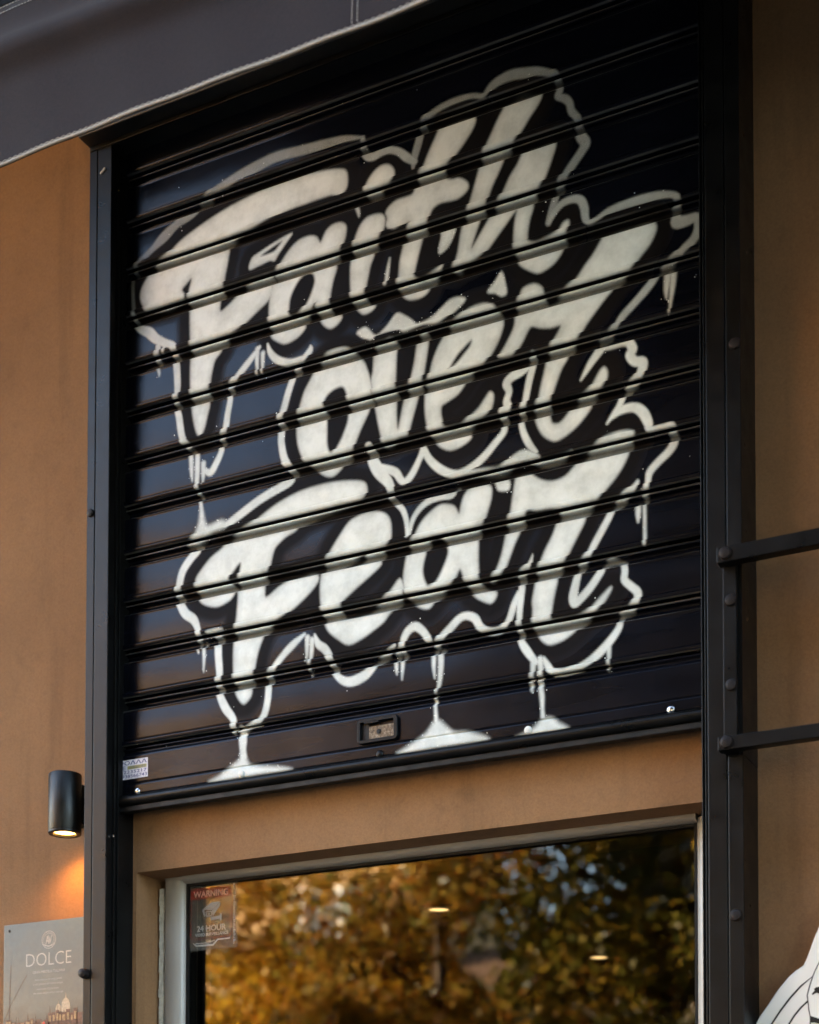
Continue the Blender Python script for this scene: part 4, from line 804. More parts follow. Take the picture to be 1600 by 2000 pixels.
MB().box(hx0+0.007, hx0+0.026, -0.0022, -0.0014, hz0+0.008, hz1-0.009).build('latch_slot', M['rubber'], bar)
MB().lathe((hx0+0.050, -0.0023, hz0+0.024), [(0.0052, 0.0), (0.0052, -0.0012), (0.0035, -0.0016)], 'y', 18).build('key_hole', M['rubber'], bar, smooth=True)
MB().box(hx0+0.018, hx0+0.052, -0.0097, -0.006, hz1-0.0115, hz1-0.0085).build('rim_lug', M['rail'], bar)

# --------------------------------------------------------------- guide rails
ZR0, ZR1 = 0.55, 4.165
def cap(x, y, z, parent, r=0.0085, h=0.006, mm='bolt'):
    return MB().lathe((x, y, z), [(r, 0.0), (r, -h*0.35), (r*0.86, -h*0.8), (r*0.5, -h), (r*0.1, -h*1.02)], 'y', 22).build('bolt_cap', M[mm], parent, smooth=True)

gl = thing('guide_rail', (-0.03, -0.01, ZR0), 'black steel guide rail at the left edge of the shutter', 'guide rail', 'guide rails of the shutter')
MB().box(-0.0683, -0.0455, -0.0595, WY, ZR0, ZR1).build('cover_strip', M['rail'], gl, bevel=0.0015)
MB().box(-0.0437, -0.0030, -0.0605, WY, ZR0, ZR1).build('channel', M['rail'], gl, bevel=0.0018)
MB().box(-0.0030, 0.0040, -0.0405, -0.0370, ZR0, ZR1).build('lip', M['rail'], gl, bevel=0.0008)
MB().box(-0.0030, 0.0020, -0.0250, -0.0225, ZR0, ZR1).build('lip', M['rail'], gl, bevel=0.0008)
cap(-0.0565, -0.0595, 3.293, gl, 0.0095); cap(-0.0615, -0.0595, 2.216, gl, 0.0122, 0.016)
MB().lathe((0.0015, -0.0405, 2.533), [(0.0032, 0.0), (0.003, -0.0012), (0.001, -0.002)], 'y', 14).build('screw', M['zinc'], gl, smooth=True)
MB().lathe((0.0015, -0.0405, 4.055), [(0.0032, 0.0), (0.003, -0.0012), (0.001, -0.002)], 'y', 14).build('screw', M['zinc'], gl, smooth=True)
MB().tube([(-0.034, -0.062, 4.092), (-0.020, -0.063, 4.102)], 0.0028, 8).build('cable_tie', M['posterwhite'], gl)

gr = thing('guide_rail', (1.46, -0.01, ZR0), 'black steel guide rail right of the shutter that carries two bars', 'guide rail', 'guide rails of the shutter')
MB().box(1.4275, 1.4655, -0.0605, WY, ZR0, ZR1).build('channel', M['rail'], gr, bevel=0.0018)
MB().box(1.4675, 1.4965, -0.0612, WY, ZR0, 2.516).build('cover_strip', M['rail'], gr, bevel=0.0015)
MB().box(1.4675, 1.4965, -0.0612, WY, 2.905, ZR1).build('cover_strip', M['rail'], gr, bevel=0.0015)
MB().box(1.4635, 1.4895, -0.0745, -0.0618, 2.5175, 2.9035).build('packing_strip', M['rail'], gr, bevel=0.0012)
MB().box(1.4675, 1.4965, -0.0600, WY, 2.5165, 2.9045).build('cover_strip', M['rail'], gr)
MB().box(1.4155, 1.4180, -0.0590, -0.010, ZR0, ZR1).build('lip', M['rail'], gr, bevel=0.0008)
MB().box(1.4225, 1.4250, -0.0600, -0.010, ZR0, ZR1).build('lip', M['rail'], gr, bevel=0.0008)
MB().box(1.4180, 1.4275, -0.0480, -0.010, ZR0, ZR1).build('slot_back', M['black'], gr)
cap(1.486, -0.0612, 3.306, gr, 0.0115); cap(1.4785, -0.0745, 2.8077, gr, 0.0115); cap(1.4790, -0.0745, 2.6463, gr, 0.0115); cap(1.481, -0.0612, 2.2123, gr, 0.0115)
MB().lathe((1.4205, -0.0480, 2.536), [(0.0032, 0.0), (0.003, -0.0012), (0.001, -0.002)], 'y', 14).build('screw', M['zinc'], gr, smooth=True)

for z0, z1, lab in ((2.8724, 2.9025, 'upper of two black square bars bolted across the right guide rail'), (2.5167, 2.5427, 'lower of two black square bars bolted across the right guide rail')):
    bt = thing('mounting_bar', (1.46, -0.088, z0), lab, 'bar', 'bars bolted to the right rail')
    MB().box(1.4595, 2.4185, -0.100, -0.0752, z0, z1).build('square_tube', M['rail'], bt, bevel=0.0015)
    cap(1.4765, -0.100, (z0+z1)/2+0.001, bt, 0.0125, 0.007)
    MB().box(2.34, 2.37, -0.0752, WY, z0+0.002, z1-0.002).build('wall_bracket', M['rail'], bt)

# coil box above
cb = thing('shutter_box', (0.7, 0.0, 4.165), 'black metal housing above the shutter under the awning', 'shutter housing')
MB().box(-0.0705, 1.52, -0.100, WY, 4.167, 4.55).build('housing', M['black'], cb, bevel=0.003)
MB().box(-0.066, 1.505, -0.0625, -0.056, 4.155, 4.1668).build('drip_edge', M['rail'], cb, bevel=0.001)

# ================================================================ window
wn = thing('shop_window', (0.7, 0.15, 0.55), 'large dark shop window with pale frame reflecting autumn trees', 'window')
FY = 0.115
GX0, GX1, GZ = 0.0835, 1.3425, 2.4478
def stile(x0, x1, z0, z1, name):
    return MB().box(x0, x1, FY, FY+0.06, z0, z1)
# rounded frame sections
fr = [(0.0, 0.012), (0.003, 0.004), (0.010, 0.0), (0.045, 0.0), (0.056, 0.003), (0.064, 0.009), (0.0695, 0.018), (0.0695, 0.06), (0.0, 0.06)]
s = MB()
n = len(fr)
def vert_section(x_of, z0, z1):
    b = MB()
    vs = [(x_of(u), FY+v, z0) for u, v in fr]+[(x_of(u), FY+v, z1) for u, v in fr]
    fs = [(i, (i+1) % n, (i+1) % n+n, i+n) for i in range(n)]+[tuple(range(n)), tuple(range(n, 2*n))]
    return b.add(vs, fs)
vert_section(lambda u: 0.0275+u*0.806, 0.56, 2.4575).build('frame_stile', M['frame'], wn, smooth=True)
vert_section(lambda u: 1.4125-u, 0.56, 2.4575).build('frame_stile', M['frame'], wn, smooth=True)
hd = [(FY+0.010, 2.4745), (FY+0.003, 2.470), (FY, 2.4655), (FY, 2.4570), (FY+0.003, 2.4530), (FY+0.009, 2.4500), (FY+0.018, 2.4480), (FY+0.0605, 2.4480), (FY+0.0605, 2.4745)]
MB().extr(hd, 0.0815, 1.3455).build('frame_head', M['frame'], wn, smooth=True)
MB().box(0.0280, 0.0815, FY+0.004, FY+0.06, 2.4578, 2.4745).build('frame_corner', M['frame'], wn, bevel=0.002)
MB().box(0.028, 1.412, FY, FY+0.06, 0.552, 0.62).build('frame_sill', M['frame'], wn, bevel=0.004)
sb = MB()
rg = random.Random(5)
zs = [0.56+i*0.02 for i in range(95)]
for i in range(94):
    a = 0.0138+rg.uniform(-0.0008, 0.0008); c = 0.0262+rg.uniform(-0.0016, 0.001)
    sb.box(a, c, FY+0.004+rg.uniform(-0.002, 0.002), FY+0.03, zs[i], zs[i+1])
sb.build('silicone_bead', M['seal'], wn)
MB().box(GX0-0.002, GX0+0.0065, FY+0.016, FY+0.05, 0.62, GZ).build('gasket', M['rubber'], wn)
MB().box(GX1-0.004, GX1+0.002, FY+0.014, FY+0.05, 0.62, GZ).build('gasket', M['rubber'], wn)
MB().box(GX0+0.0065, GX1-0.004, FY+0.016, FY+0.05, GZ-0.006, GZ-0.0002).build('gasket', M['rubber'], wn)
MB().box(GX0+0.0065, GX1-0.004, 0.1365, 0.1405, 0.62, GZ-0.006).build('glass_pane', M['glass'], wn)
MB().box(0.1030, 0.1052, 0.146, 0.152, 0.62, GZ-0.006).build('spacer_bar', M['alu'], wn)
MB().box(0.1058, 0.1150, 0.146, 0.152, 0.62, GZ-0.006).build('spacer_bar', M['rubber'], wn)

# downlights in the ceiling inside
EL = emis('downlight_glow', (1.0, 0.66, 0.30), 0.32)
for x, y, lab in ((0.2735, 1.0737, 'glowing round downlight in the shop ceiling nearer the window'), (0.399, 1.9994, 'small glowing round downlight deeper in the shop ceiling')):
    d = thing('ceiling_downlight', (x, y, 2.55), lab, 'downlight', 'downlights in the shop ceiling')
    MB().lathe((x, y, 2.5495), [(0.054, 0.0), (0.054, -0.004), (0.032, -0.008), (0.030, -0.001)], 'z', 32, cap=False).build('trim_ring', M['lampblack'], d, smooth=True)
    MB().lathe((x, y, 2.5470), [(0.0295, 0.0), (0.0295, -0.0015), (0.015, -0.002)], 'z', 32).build('diffuser', EL, d, smooth=True)

# ================================================================ wall lamp
lx, ly = -0.1495, -0.03
lp = thing('wall_lamp', (lx, WY, 2.6), 'black cylinder wall lamp lit warm orange below', 'lamp')
MB().lathe((lx, ly, 2.556), [(0.0378, 0.006), (0.0385, 0.0075), (0.0385, 0.140), (0.0368, 0.1425), (0.02, 0.1435), (0.001, 0.1435)], 'z', 48, cap=False).build('housing', M['lampblack'], lp, smooth=True)
MB().lathe((lx, ly, 2.556), [(0.0265, 0.010), (0.0275, 0.0005), (0.0365, 0.0), (0.0385, 0.002), (0.0385, 0.005), (0.0372, 0.006)], 'z', 48, cap=False).build('rim', M['lampblack'], lp, smooth=True)
MB().lathe((lx, ly, 2.556), [(0.0268, 0.0060), (0.012, 0.0045), (0.001, 0.0042)], 'z', 40).build('lens', emis('lamp_glow', (1.0, 0.50, 0.12), 0.8), lp, smooth=True)
MB().box(lx-0.02, lx+0.02, ly+0.030, WY-0.0002, 2.588, 2.682).build('wall_mount', M['lampblack'], lp, bevel=0.002)
ll = bpy.data.lights.new('lamp_light', 'SPOT')
ll.energy = 0.42; ll.color = (1.0, 0.44, 0.10); ll.spot_size = R(134); ll.spot_blend = 0.9; ll.shadow_soft_size = 0.018
lo_ = bpy.data.objects.new('lamp_light', ll); COL.objects.link(lo_); lo_.parent = lp
lo_.location = (0, ly-WY, 2.556-2.6+0.0015)

# ================================================================ poster
po = thing('coffee_poster', (-0.24, WY, 2.1), 'weathered metal poster reading DOLCE above a domed skyline', 'poster')
PX0, PX1, PZ0, PZ1 = -0.384, -0.100, 1.93, 2.3712
MB().box(PX0, PX1, 0.0275, 0.0305, PZ0, PZ1).build('panel', M['poster'], po, bevel=0.0006)
PY = 0.0272
text_mesh('DOLCE', -0.3131, -0.1749, 2.2639, 2.2946, PY, bold=-0.016).build('lettering', M['posterwhite'], po)
text_mesh('GRAN MISCELA ITALIANA', -0.2921, -0.1933, 2.2452, 2.2518, PY).build('lettering', M['posterwhite'], po)
for t, a, b, z in (('dolce memoria dei tempi passati', -0.2860, -0.2020, 2.2262), ('e vivo piacere del nostro tempo', -0.2905, -0.2000, 2.2155), ('memories of past times', -0.2805, -0.2115, 2.2035), ('the sweet delight of our own age', -0.2895, -0.1985, 2.1935)):
    text_mesh(t, a, b, z, z+0.0066, PY, shear=0.35).build('verse', M['posterwhite'], po)
em = MB()
def circ(cx, cz, rx, rz, n=36): return [(cx+rx*math.cos(2*math.pi*i/n), cz+rz*math.sin(2*math.pi*i/n)) for i in range(n)]
ecx, ecz = -0.2440, 2.3250
for r0, r1 in ((0.0215, 0.0203), (0.0152, 0.0146)):
    o_ = ringmesh(circ(ecx, ecz, r0, r0), circ(ecx, ecz, r1, r1), PY, PY+0.0002); em.add(o_.v, o_.f)
for i in range(26):
    a = 2*math.pi*i/26
    if 4.2 < a < 5.2: continue
    x, z = ecx+0.0178*math.cos(a), ecz+0.0178*math.sin(a)
    em.box(x-0.0007, x+0.0007, PY, PY+0.0002, z-0.0011, z+0.0011)
text_mesh('A', ecx-0.0095, ecx+0.0015, ecz-0.010, ecz+0.010, PY, MBo=em)
text_mesh('V', ecx-0.0015, ecx+0.0095, ecz-0.010, ecz+0.010, PY, MBo=em)
em.ribbon([(ecx-0.018, ecz-0.010), (ecx-0.010, ecz-0.0135), (ecx, ecz-0.0165), (ecx+0.010, ecz-0.0135), (ecx+0.018, ecz-0.010)], 0.0016, PY, PY+0.0002)
em.build('emblem', M['posterwhite'], po)
MB().lathe((-0.3672, 0.0274, 2.3559), [(0.0035, 0.0), (0.003, -0.0012), (0.001, -0.0018)], 'y', 14).build('screw', M['bolt'], po, smooth=True)
def dome(cx, z0, r, h, drum):
    pts = [(cx-r*1.05, z0-drum), (cx-r*1.05, z0)]
    for i in range(0, 13):
        a = math.pi*(1-i/12)
        pts.append((cx+r*math.cos(a), z0+h*math.sin(a)))
    pts += [(cx+r*1.05, z0), (cx+r*1.05, z0-drum)]
    return pts
sk = MB()
sk.prism(dome(-0.1905, 2.162, 0.0125, 0.019, 0.03), PY, PY+0.0002)
sk.prism([(-0.1925, 2.181), (-0.1905, 2.196), (-0.1885, 2.181)], PY, PY+0.0002)
sk.prism(dome(-0.2130, 2.156, 0.0078, 0.012, 0.02), PY, PY+0.0002)
sk.prism([(-0.2140, 2.168), (-0.2130, 2.178), (-0.2120, 2.168)], PY, PY+0.0002)
sk.build('painted_dome', M['posterstone'], po)
rgp = random.Random(8)
s1 = MB(); s2 = MB()
x = -0.376
while x < -0.102:
    wd = rgp.uniform(0.008, 0.02); h = rgp.uniform(0.004, 0.016)+(0.018 if -0.25 < x < -0.15 else 0)
    s1.box(x, x+wd, PY-0.0001, PY+0.00015, 2.06, 2.122+h)
    if rgp.random() < 0.7: s2.box(x+wd*0.2, x+wd*0.8, PY-0.0003, PY-0.0001, 2.122+h*0.2, 2.122+h*0.75)
    if rgp.random() < 0.45: s1.prism([(x+wd*.4, 2.122+h), (x+wd*.5, 2.13+h+rgp.uniform(0, .01)), (x+wd*.6, 2.122+h)], PY-0.0001, PY+0.00015)
    x += wd*rgp.uniform(0.7, 1.1)
s1.build('painted_roofs', M['umber'], po); tag(s2.build('painted_walls', M['ochre'], po), kind='stuff')
ma = MB().ribbon([(-0.3605, 2.274), (-0.3635, 2.20), (-0.3642, 2.10)], [0.0006, 0.0016, 0.0016], PY-0.0002, PY)
ma.ribbon([(-0.3112, 2.2438), (-0.3616, 2.1724), (-0.3805, 2.136)], 0.0008, PY-0.0002, PY)
ma.build('painted_mast', M['umber'], po)
MB().prism(circ(-0.2565, 2.122, 0.004, 0.006, 12), PY-0.0006, PY-0.0004).build('painted_flag', M['posterred'], po)

# ================================================================ shutter maker's sticker
st = thing('shutter_sticker', (0.028, -0.001, 2.672), 'small white sticker with blue numbers on the shutter bottom bar', 'sticker')
sy = -0.0018
MB().box(-0.0140, 0.0688, sy-0.0003, sy, 2.6735, 2.7185).build('paper', M['stickerwhite'], st)
ty = sy-0.0005
text_mesh('ΡΟΛΛΑ', -0.0125, 0.0660, 2.7068, 2.7165, ty, bold=0.012).build('lettering', M['navy'], st)
text_mesh('2235217', -0.0010, 0.0660, 2.6868, 2.6942, ty, bold=0.012).build('lettering', M['navy'], st)
text_mesh('6938566743', -0.0130, 0.0665, 2.6765, 2.6845, ty, bold=0.012).build('lettering', M['navy'], st)
MB().box(0.0105, 0.0655, ty, ty+0.0001, 2.6962, 2.7042).build('printed_band', M['olive'], st)
text_mesh('ΕΠΙΣΚΕΥΕΣ', 0.0165, 0.0630, 2.6975, 2.7022, ty-0.0002).build('lettering', M['navy'], st)
lg = MB()
for i in range(6): lg.box(-0.0125, 0.0010+0.004*(i % 2), ty, ty+0.0001, 2.6952+i*0.0018, 2.6960+i*0.0018)
lg.build('shutter_symbol', M['navy'], st)

# ================================================================ warning sticker on the glass
ws = thing('warning_sticker', (0.155, 0.136, 2.29), 'clear red framed warning sticker with camera symbol on the window glass', 'sticker')
wy = 0.1362; DX = -0.0030
MB().box(0.0905, 0.2250, wy-0.0002, wy, 2.2870, 2.4410).build('clear_film', M['clearfilm'], ws)
wf = wy-0.0006
o_ = ringmesh(rr_poly(0.0955, 0.2115, 2.3135, 2.4345, 0.009), rr_poly(0.0980, 0.2090, 2.3160, 2.4320, 0.007), wf, wf+0.0002)
o_.shift(DX).build('red_border', M['red'], ws)
hp = [(0.0980, 2.4085), (0.2090, 2.4085), (0.2090, 2.4250)]+[(0.2020+0.007*math.cos(R(a)), 2.4250+0.007*math.sin(R(a))) for a in (30, 60, 90)]+[(0.1050-0.007*math.sin(R(a)), 2.4250+0.007*math.cos(R(a))) for a in (0, 30, 60, 90)]
MB().prism(hp, wf, wf+0.0002).shift(DX).build('header', M['red'], ws)
wt = wf-0.0004
text_mesh('WARNING', 0.1040, 0.2020, 2.4128, 2.4282, wt, bold=0.01).shift(DX).build('lettering', M['film'], ws)
text_mesh('24 HOUR', 0.1140, 0.1960, 2.3312, 2.3455, wt, bold=0.014).shift(DX).build('lettering', M['film'], ws)
text_mesh('VIDEO SURVEILLANCE', 0.1090, 0.2030, 2.3202, 2.3272, wt, bold=0.012).shift(DX).build('lettering', M['film'], ws)
ci = MB()
ci.prism([(0.1290, 2.3830), (0.1560, 2.3990), (0.1800, 2.3985), (0.1560, 2.3800)], wt, wt+0.0002)
ci.prism([(0.1570, 2.3790), (0.1800, 2.3965), (0.1790, 2.3890), (0.1590, 2.3650)], wt-0.0002, wt)
o_ = ringmesh(rr_poly(0.1390, 0.1565, 2.3655, 2.3785, 0.002), rr_poly(0.1415, 0.1540, 2.3680, 2.3762, 0.001), wt-0.0002, wt); ci.add(o_.v, o_.f)
ci.prism(circ(0.1478, 2.3720, 0.0028, 0.0028, 16), wt-0.0002, wt)
ci.prism([(0.1290, 2.3815), (0.1340, 2.3830), (0.1375, 2.3680), (0.1345, 2.3670)], wt-0.0002, wt)
ci.prism([(0.1530, 2.3560), (0.1530, 2.3640), (0.1790, 2.3655), (0.1790, 2.3580)], wt, wt+0.0002)
ci.prism([(0.1795, 2.3535), (0.1795, 2.3700), (0.1835, 2.3705), (0.1835, 2.3530)], wt-0.0002, wt)
ci.shift(DX).build('camera_symbol', M['greyprint'], ws)
sp = MB()
sp.ribbon([(0.1030, 2.3055), (0.1120, 2.2985), (0.1600, 2.2975), (0.1735, 2.3095), (0.2080, 2.3100)], [0.001, 0.003, 0.004, 0.003, 0.002], wt, wt+0.0002)
sp.ribbon([(0.1100, 2.3040), (0.1500, 2.3035), (0.1640, 2.3085)], 0.0015, wt, wt+0.0002)
sp.shift(DX).build('wrinkle_highlight', M['film'], ws)
sd_ = MB()
rgs = random.Random(4)
z = 2.296
while z < 2.436:
    h = rgs.uniform(0.001, 0.004)
    sd_.box(0.2165, 0.2165+rgs.uniform(0.003, 0.007), wf, wf+0.0002, z, z+h); z += h+rgs.uniform(0.001, 0.003)
sd_.shift(DX).build('side_print', M['greyprint'], ws)

# ================================================================ cut-out sign at the lower right
cs = thing('cutout_sign', (1.66, WY, 1.8), 'white cut-out sign with black line drawing on the right wall', 'sign')
ol = [(1.4780, 1.960), (1.4999, 2.0137), (1.508, 2.0279), (1.524, 2.0493), (1.5439, 2.0772), (1.5637, 2.0991), (1.5785, 2.1106), (1.5922, 2.1183), (1.6001, 2.1351), (1.6129, 2.1689), (1.6228, 2.1912),
      (1.640, 2.228), (1.662, 2.255), (1.690, 2.232), (1.715, 2.18), (1.735, 2.125), (1.765, 2.10), (1.80, 2.06), (1.835, 1.99), (1.85, 1.91), (1.83, 1.82), (1.77, 1.75), (1.68, 1.71), (1.59, 1.73), (1.515, 1.79), (1.475, 1.87)]
MB().prism(ol, 0.0, WY-0.0005).build('panel', M['whitesign'], cs, bevel=0.003)
dl = MB(); q0, q1 = -0.0008, -0.0002
dl.ribbon([(1.6104, 2.0967), (1.588, 2.0799), (1.5683, 2.06), (1.5486, 2.036), (1.5316, 2.0118), (1.518, 1.975), (1.512, 1.93)], [0.001, 0.003, 0.0036, 0.0036, 0.0034, 0.0034, 0.003], q0, q1)
dl.ribbon([(1.6004, 2.0501), (1.5877, 2.0393), (1.5749, 2.0247), (1.565, 2.0098), (1.556, 1.98), (1.552, 1.94)], 0.0034, q0, q1)
dl.ribbon([(1.636, 2.150), (1.6222, 2.1208), (1.6153, 2.1079), (1.6104, 2.0967), (1.6045, 2.0797), (1.5995, 2.0617), (1.6013, 2.0462), (1.6022, 2.0345), (1.605, 2.0218), (1.6049, 2.0074), (1.61, 1.96)], 0.0018, q0, q1)
dl.prism([(1.640, 2.073), (1.6218, 2.0762), (1.616, 2.0751), (1.6125, 2.0722), (1.6140, 2.0690), (1.6082, 2.0636), (1.6100, 2.0612), (1.6169, 2.0650), (1.6217, 2.0631), (1.640, 2.062)], q0-0.0004, q1-0.0004)
dl.prism([(1.6050, 2.0225), (1.6213, 2.0165), (1.635, 2.012), (1.635, 2.004), (1.6212, 2.0064), (1.6136, 2.0090), (1.6052, 2.0092)], q0-0.0004, q1-0.0004)
dl.build('line_drawing', M['ink'], cs)

# ================================================================ awning
aw = thing('awning', (0.7, WY, 4.3), 'dark grey canvas awning with pale stitched hem over the shutter', 'awning')
AY = -0.70
AZ0, AZ1 = 3.6408, 3.941
AX0, AX1 = 0.232, 2.40
def wav(x, t):
    """hang of the cloth: t = 0 at the hem, 1 at the seam"""
    return (0.006*math.sin(x*2.3+0.4)+0.004*math.sin(x*6.1+1.2+t*2)+0.0012*math.sin(x*31+2*t)+0.014*math.sin(1.5*x-3.0*t+0.8)*t)*(1-0.6*t) - 0.020*math.exp(-((t-0.72+0.10*x)/0.10)**2)*(1 if x < 1 else 0)
va = MB(); nxw, nzw = 300, 22
vs = []; fs = []
for j in range(nzw+1):
    t = j/nzw
    for i in range(nxw+1):
        x = AX0+(AX1-AX0)*i/nxw
        vs.append((x, AY+wav(x, t), AZ0+0.004*0+(AZ1-AZ0)*t))
for j in range(nzw):
    for i in range(nxw):
        a = j*(nxw+1)+i
        fs.append((a, a+1, a+nxw+2, a+nxw+1))
vo_ = va.add(vs, fs).build('valance', M['fabric'], aw, smooth=True)
sm = vo_.modifiers.new('thickness', 'SOLIDIFY'); sm.thickness = 0.0015; sm.offset = -1
hm = MB()
npt = 700
hm.tube([(AX0+(AX1-AX0)*i/npt, AY+wav(AX0+(AX1-AX0)*i/npt, 0)-0.0006, AZ0+0.0035) for i in range(npt+1)], 0.0028, 8)
hm.build('hem_braid', M['cream'], aw, smooth=True)
zz = MB()
nst = 330
for i in range(nst):
    x = AX0+(AX1-AX0)*i/nst
    y = AY+wav(x, 0.03)-0.0012
    d = 0.0014 if i % 2 else -0.0014
    zz.ribbon([(x, AZ0+0.0086+d), (x+0.0066, AZ0+0.0086-d)], 0.0009, y-0.0004, y)
tag(zz.build('hem_stitching', M['cream'], aw), kind='stuff')
ts = MB()
for zt in (3.9285, 3.9390):
    x = AX0
    while x < AX1:
        y = AY+wav(x, (zt-AZ0)/(AZ1-AZ0))-0.001
        ts.box(x, x+0.0055, y-0.0004, y, zt-0.0006, zt+0.0006); x += 0.0075
for xs_ in (1.012, 1.0225):
    z = AZ0+0.014
    while z < AZ1:
        y = AY+wav(xs_, (z-AZ0)/(AZ1-AZ0))-0.001
        ts.box(xs_-0.0005, xs_+0.0005, y-0.0004, y, z, z+0.0045); z += 0.0065
tag(ts.build('seam_stitching', M['cream'], aw), kind='stuff')
MB().box(AX0, AX1, AY-0.004, AY+0.050, AZ1+0.0005, AZ1+0.075).build('front_bar', M['barblack'], aw, bevel=0.004)
cn = MB().prism([(0, 0), (1, 0), (1, 1)], 0, 1)
cn = MB().extr([(AY+0.045, AZ1+0.050), (AY+0.045, AZ1+0.056), (WY-0.001, AZ1+0.706), (WY-0.001, AZ1+0.700)], AX0, AX1)
cn.build('canopy', M['fabric'], aw)
for x in (2.0, 2.35):
    MB().box(x-0.015, x+0.015, AY+0.05, WY-0.001, AZ1+0.03, AZ1+0.06).build('side_arm', M['black'], aw, bevel=0.003)

# ================================================================ slab and parapet added out of view to shade the shop front
bl = thing('shade_slab', (-8.0, WY, 4.78), 'unseen concrete slab with parapet, added to shade the shop front', 'shade_slab')
MB().box(-24, 2.40, -1.10, WY-0.001, 4.78, 4.95).build('slab', M['plaster'], bl, bevel=0.01)
MB().box(-24, 2.40, -1.10, -0.98, 4.951, 5.85).build('parapet', M['plaster'], bl, bevel=0.01)
# ================================================================ trees across the street (seen in the glass)
def tree(x, y, h, rad, base, leaf, nleaf, size, seed, label):
    rg = np.random.RandomState(seed); r2 = random.Random(seed)
    t = thing('autumn_tree', (x, y, 0.0), label, 'tree', 'trees across the street')
    tr = MB()
    tp = [(x, y, -0.05), (x+0.05, y, base*0.5), (x+0.02, y+0.04, base), (x-0.05, y, base+(h-base)*0.45), (x, y, h*0.88)]
    rr = 0.022*h
    tr.tube(tp, [rr*0.62, rr*0.5, rr*0.42, rr*0.25, rr*0.06], 10)
    cl = []
    for i in range(9):
        a = i*2.4+r2.uniform(-.4, .4); zb_ = base+(h-base)*r2.uniform(0.0, 0.6)
        L = rad*r2.uniform(0.6, 0.95)
        e = (x+L*math.cos(a), y+L*math.sin(a), zb_+L*r2.uniform(0.35, 0.8))
        mid = (x+L*0.5*math.cos(a), y+L*0.5*math.sin(a), zb_+L*0.22)
        tr.tube([(x, y, zb_), mid, e], [rr*0.24, rr*0.15, rr*0.04], 7)
        cl.append((e, rad*r2.uniform(0.28, 0.5)))
    for i in range(15 if leaf in ('leaf_gold', 'leaf_rust') else 24):
        a = r2.uniform(0, 6.283); v = r2.uniform(0.05, 1.0)
        rr_ = rad*math.sqrt(max(0.05, math.sin(math.pi*min(1, 0.12+0.86*v))))*r2.uniform(0.35, 0.95)
        cl.append(((x+rr_*math.cos(a), y+rr_*math.sin(a), base*0.85+(h-base*0.85)*v), rad*r2.uniform(0.2, 0.42)))
    for i in range(10):
        a = i*0.63*2; zz_ = base+(h-base)*(0.02+0.085*i)
        cl.append(((x+0.25*rad*math.cos(a), y+0.45*rad, zz_), rad*0.34))
    tr.build('trunk', M['bark'], t, smooth=True)
    w_ = np.array([c[1]**2 for c in cl]); w_ /= w_.sum()
    k = rg.choice(len(cl), nleaf, p=w_)
    C = np.array([c[0] for c in cl])[k]; Rr = np.array([c[1] for c in cl])[k]
    d = rg.normal(size=(nleaf, 3)); d /= np.linalg.norm(d, axis=1)[:, None]
    pos = C+d*(Rr*rg.uniform(0.45, 1.0, nleaf)**0.6)[:, None]*np.array([1, 1, 0.8])
    u = rg.normal(size=(nleaf, 3)); u /= np.linalg.norm(u, axis=1)[:, None]
    q = np.cross(u, rg.normal(size=(nleaf, 3))); q /= np.linalg.norm(q, axis=1)[:, None]
    sz = size*rg.uniform(0.6, 1.3, nleaf)[:, None]
    V = np.stack([pos-u*sz*0.5, pos+q*sz*0.32, pos+u*sz*0.5, pos-q*sz*0.32], 1).reshape(-1, 3)-np.array([x, y, 0.0])
    F = np.arange(4*nleaf, dtype=np.int32)
    me = bpy.data.meshes.new('crown')
    me.vertices.add(len(V)); me.vertices.foreach_set('co', V.astype(np.float32).ravel())
    me.loops.add(len(F)); me.loops.foreach_set('vertex_index', F)
    me.polygons.add(nleaf); me.polygons.foreach_set('loop_start', np.arange(0, 4*nleaf, 4, dtype=np.int32))
    me.update(calc_edges=True); me.materials.append(M[leaf])
    o = bpy.data.objects.new('crown', me); COL.objects.link(o); o.parent = t
    return t
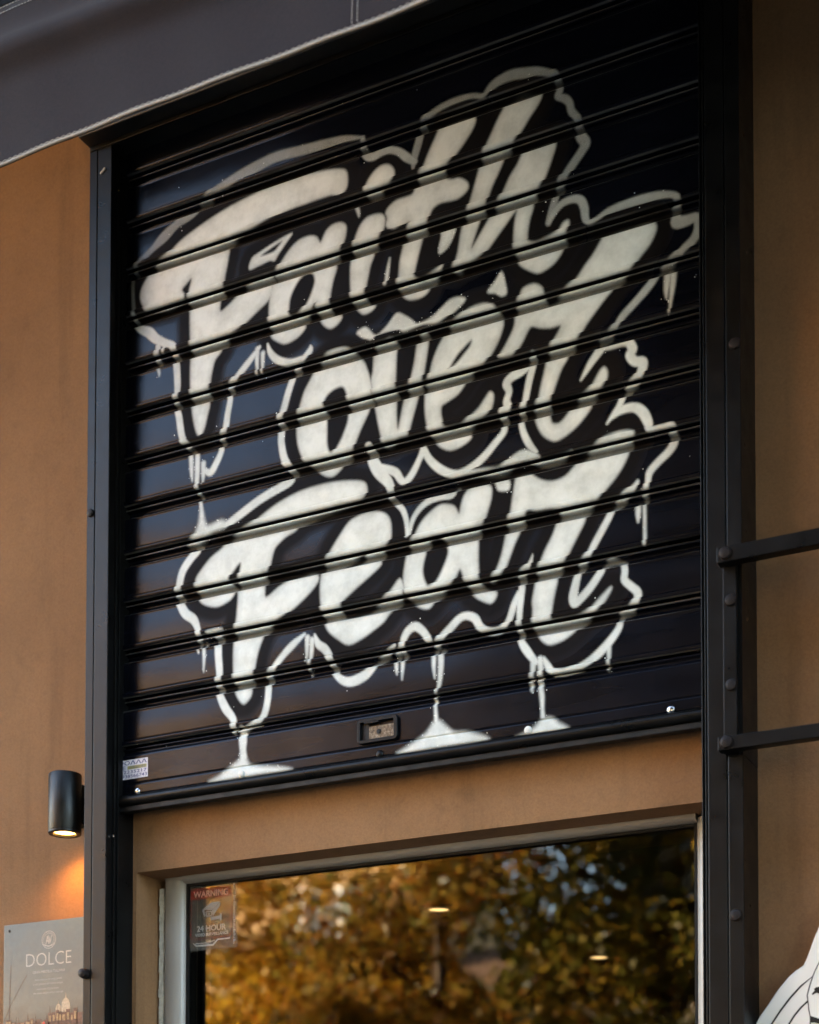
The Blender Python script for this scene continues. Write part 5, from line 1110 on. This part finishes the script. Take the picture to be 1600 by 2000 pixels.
TREES = [  # the near-kerb dark trees are added to block light from front and right
 (1.6, -6.4, 9.0, 2.4, 3.5, 'leaf_dark', 14000, 0.20, 31, 'dark street tree on the near kerb opposite the shutter'),
 (-0.75, -6.8, 9.4, 2.1, 4.9, 'leaf_dark', 12000, 0.18, 33, 'high crowned dark street tree on the kerb left of the camera'),
 (4.8, -5.8, 9.0, 2.5, 3.2, 'leaf_dark', 11000, 0.22, 32, 'dark street tree on the near kerb right of the shop'),
 (-9.8, -12.2, 6.2, 1.9, 1.9, 'leaf_gold', 26000, 0.095, 11, 'golden autumn tree across the street, leftmost in the window reflection'),
 (-7.4, -12.6, 6.7, 1.8, 2.0, 'leaf_gold', 24000, 0.095, 12, 'yellow orange tree across the street right of the golden one'),
 (-5.3, -11.8, 10.0, 2.0, 2.0, 'leaf_rust', 32000, 0.10, 13, 'rust and yellow tree in the middle of the window reflection'),
 (-3.0, -12.2, 12.5, 2.4, 2.1, 'leaf_green', 34000, 0.11, 14, 'tall green tree turning yellow, right part of the window reflection'),
 (-0.6, -11.6, 12.5, 2.5, 2.2, 'leaf_dark', 24000, 0.15, 15, 'tall dark green tree across the street opposite the shutter'),
 (2.6, -12.0, 12.0, 2.6, 2.2, 'leaf_dark', 20000, 0.17, 16, 'tall dark tree across the street opposite the right rail'),
 (6.2, -12.0, 12.0, 2.8, 2.2, 'leaf_green', 16000, 0.2, 17, 'broad green tree across the street far to the right'),
 (10.5, -12.0, 12.0, 3.0, 2.2, 'leaf_dark', 14000, 0.24, 18, 'dark broad tree at the right end of the far row'),
 (-8.8, -16.4, 5.6, 2.3, 1.2, 'leaf_dark', 12000, 0.16, 19, 'low dark tree behind the two golden trees'),
 (-4.6, -15.6, 7.2, 2.4, 1.0, 'leaf_dark', 14000, 0.16, 20, 'dark tree behind the rust and yellow one'),
 (-12.8, -16.6, 5.8, 2.4, 1.2, 'leaf_rust', 12000, 0.16, 21, 'low rust coloured tree set back at the left end of the far row'),
]
for a in TREES: tree(*a)

# ================================================================ sunlit houses beyond the trees (seen in the glass and the gloss)
M['cream_wall'] = simple('cream_plaster', (0.52, 0.42, 0.31), 0.85, 0.2, var=0.06, scale=2)
M['tan_wall'] = simple('tan_plaster', (0.56, 0.34, 0.16), 0.85, 0.2, var=0.08, scale=2)
M['tile'] = simple('roof_tile', (0.10, 0.055, 0.03), 0.8, 0.2, var=0.25, scale=6)
M['darkpane'] = simple('dark_pane', (0.03, 0.035, 0.04), 0.1, 0.5)
M['shutterwood'] = simple('painted_shutter', (0.16, 0.20, 0.15), 0.6, 0.3)
def house(x0, x1, h, rows, name, label, wall, step):
    hb = thing(name, ((x0+x1)/2, -27.0, 0.0), label, 'house')
    MB().box(x0, x1, -31, -26, 0, h).build('wall', M[wall], hb)
    MB().extr([(-25.5, h), (-31.5, h), (-31.5, h+0.2), (-28.5, h+1.4), (-25.5, h+0.2)], x0-0.4, x1+0.4).build('roof', M['tile'], hb)
    for zi in rows:
        x = x0+1.4
        while x < x1-1.0:
            wnd = MB().box(x-0.5, x+0.5, -25.999, -25.93, zi, zi+1.7).build('window', M['whitesign'], hb)
            MB().box(x-0.42, x-0.02, -25.93, -25.92, zi+0.08, zi+1.62).build('pane', M['darkpane'], wnd)
            MB().box(x+0.02, x+0.42, -25.93, -25.92, zi+0.08, zi+1.62).build('pane', M['darkpane'], wnd)
            for s_ in (-1, 1):
                MB().box(x+s_*0.78-0.25, x+s_*0.78+0.25, -25.99, -25.94, zi, zi+1.7).build('shutter', M['shutterwood'], wnd)
            x += step
house(-13.0, 4.0, 6.6, (1.0, 3.9), 'far_house', 'low cream house beyond the autumn trees, seen in the window glass', 'cream_wall', 3.0)
house(-44.0, -13.5, 13.6, (1.0, 4.2, 7.4, 10.4), 'far_apartment_house', 'tall tan apartment house far left, mirrored in the lower slats', 'tan_wall', 3.4)
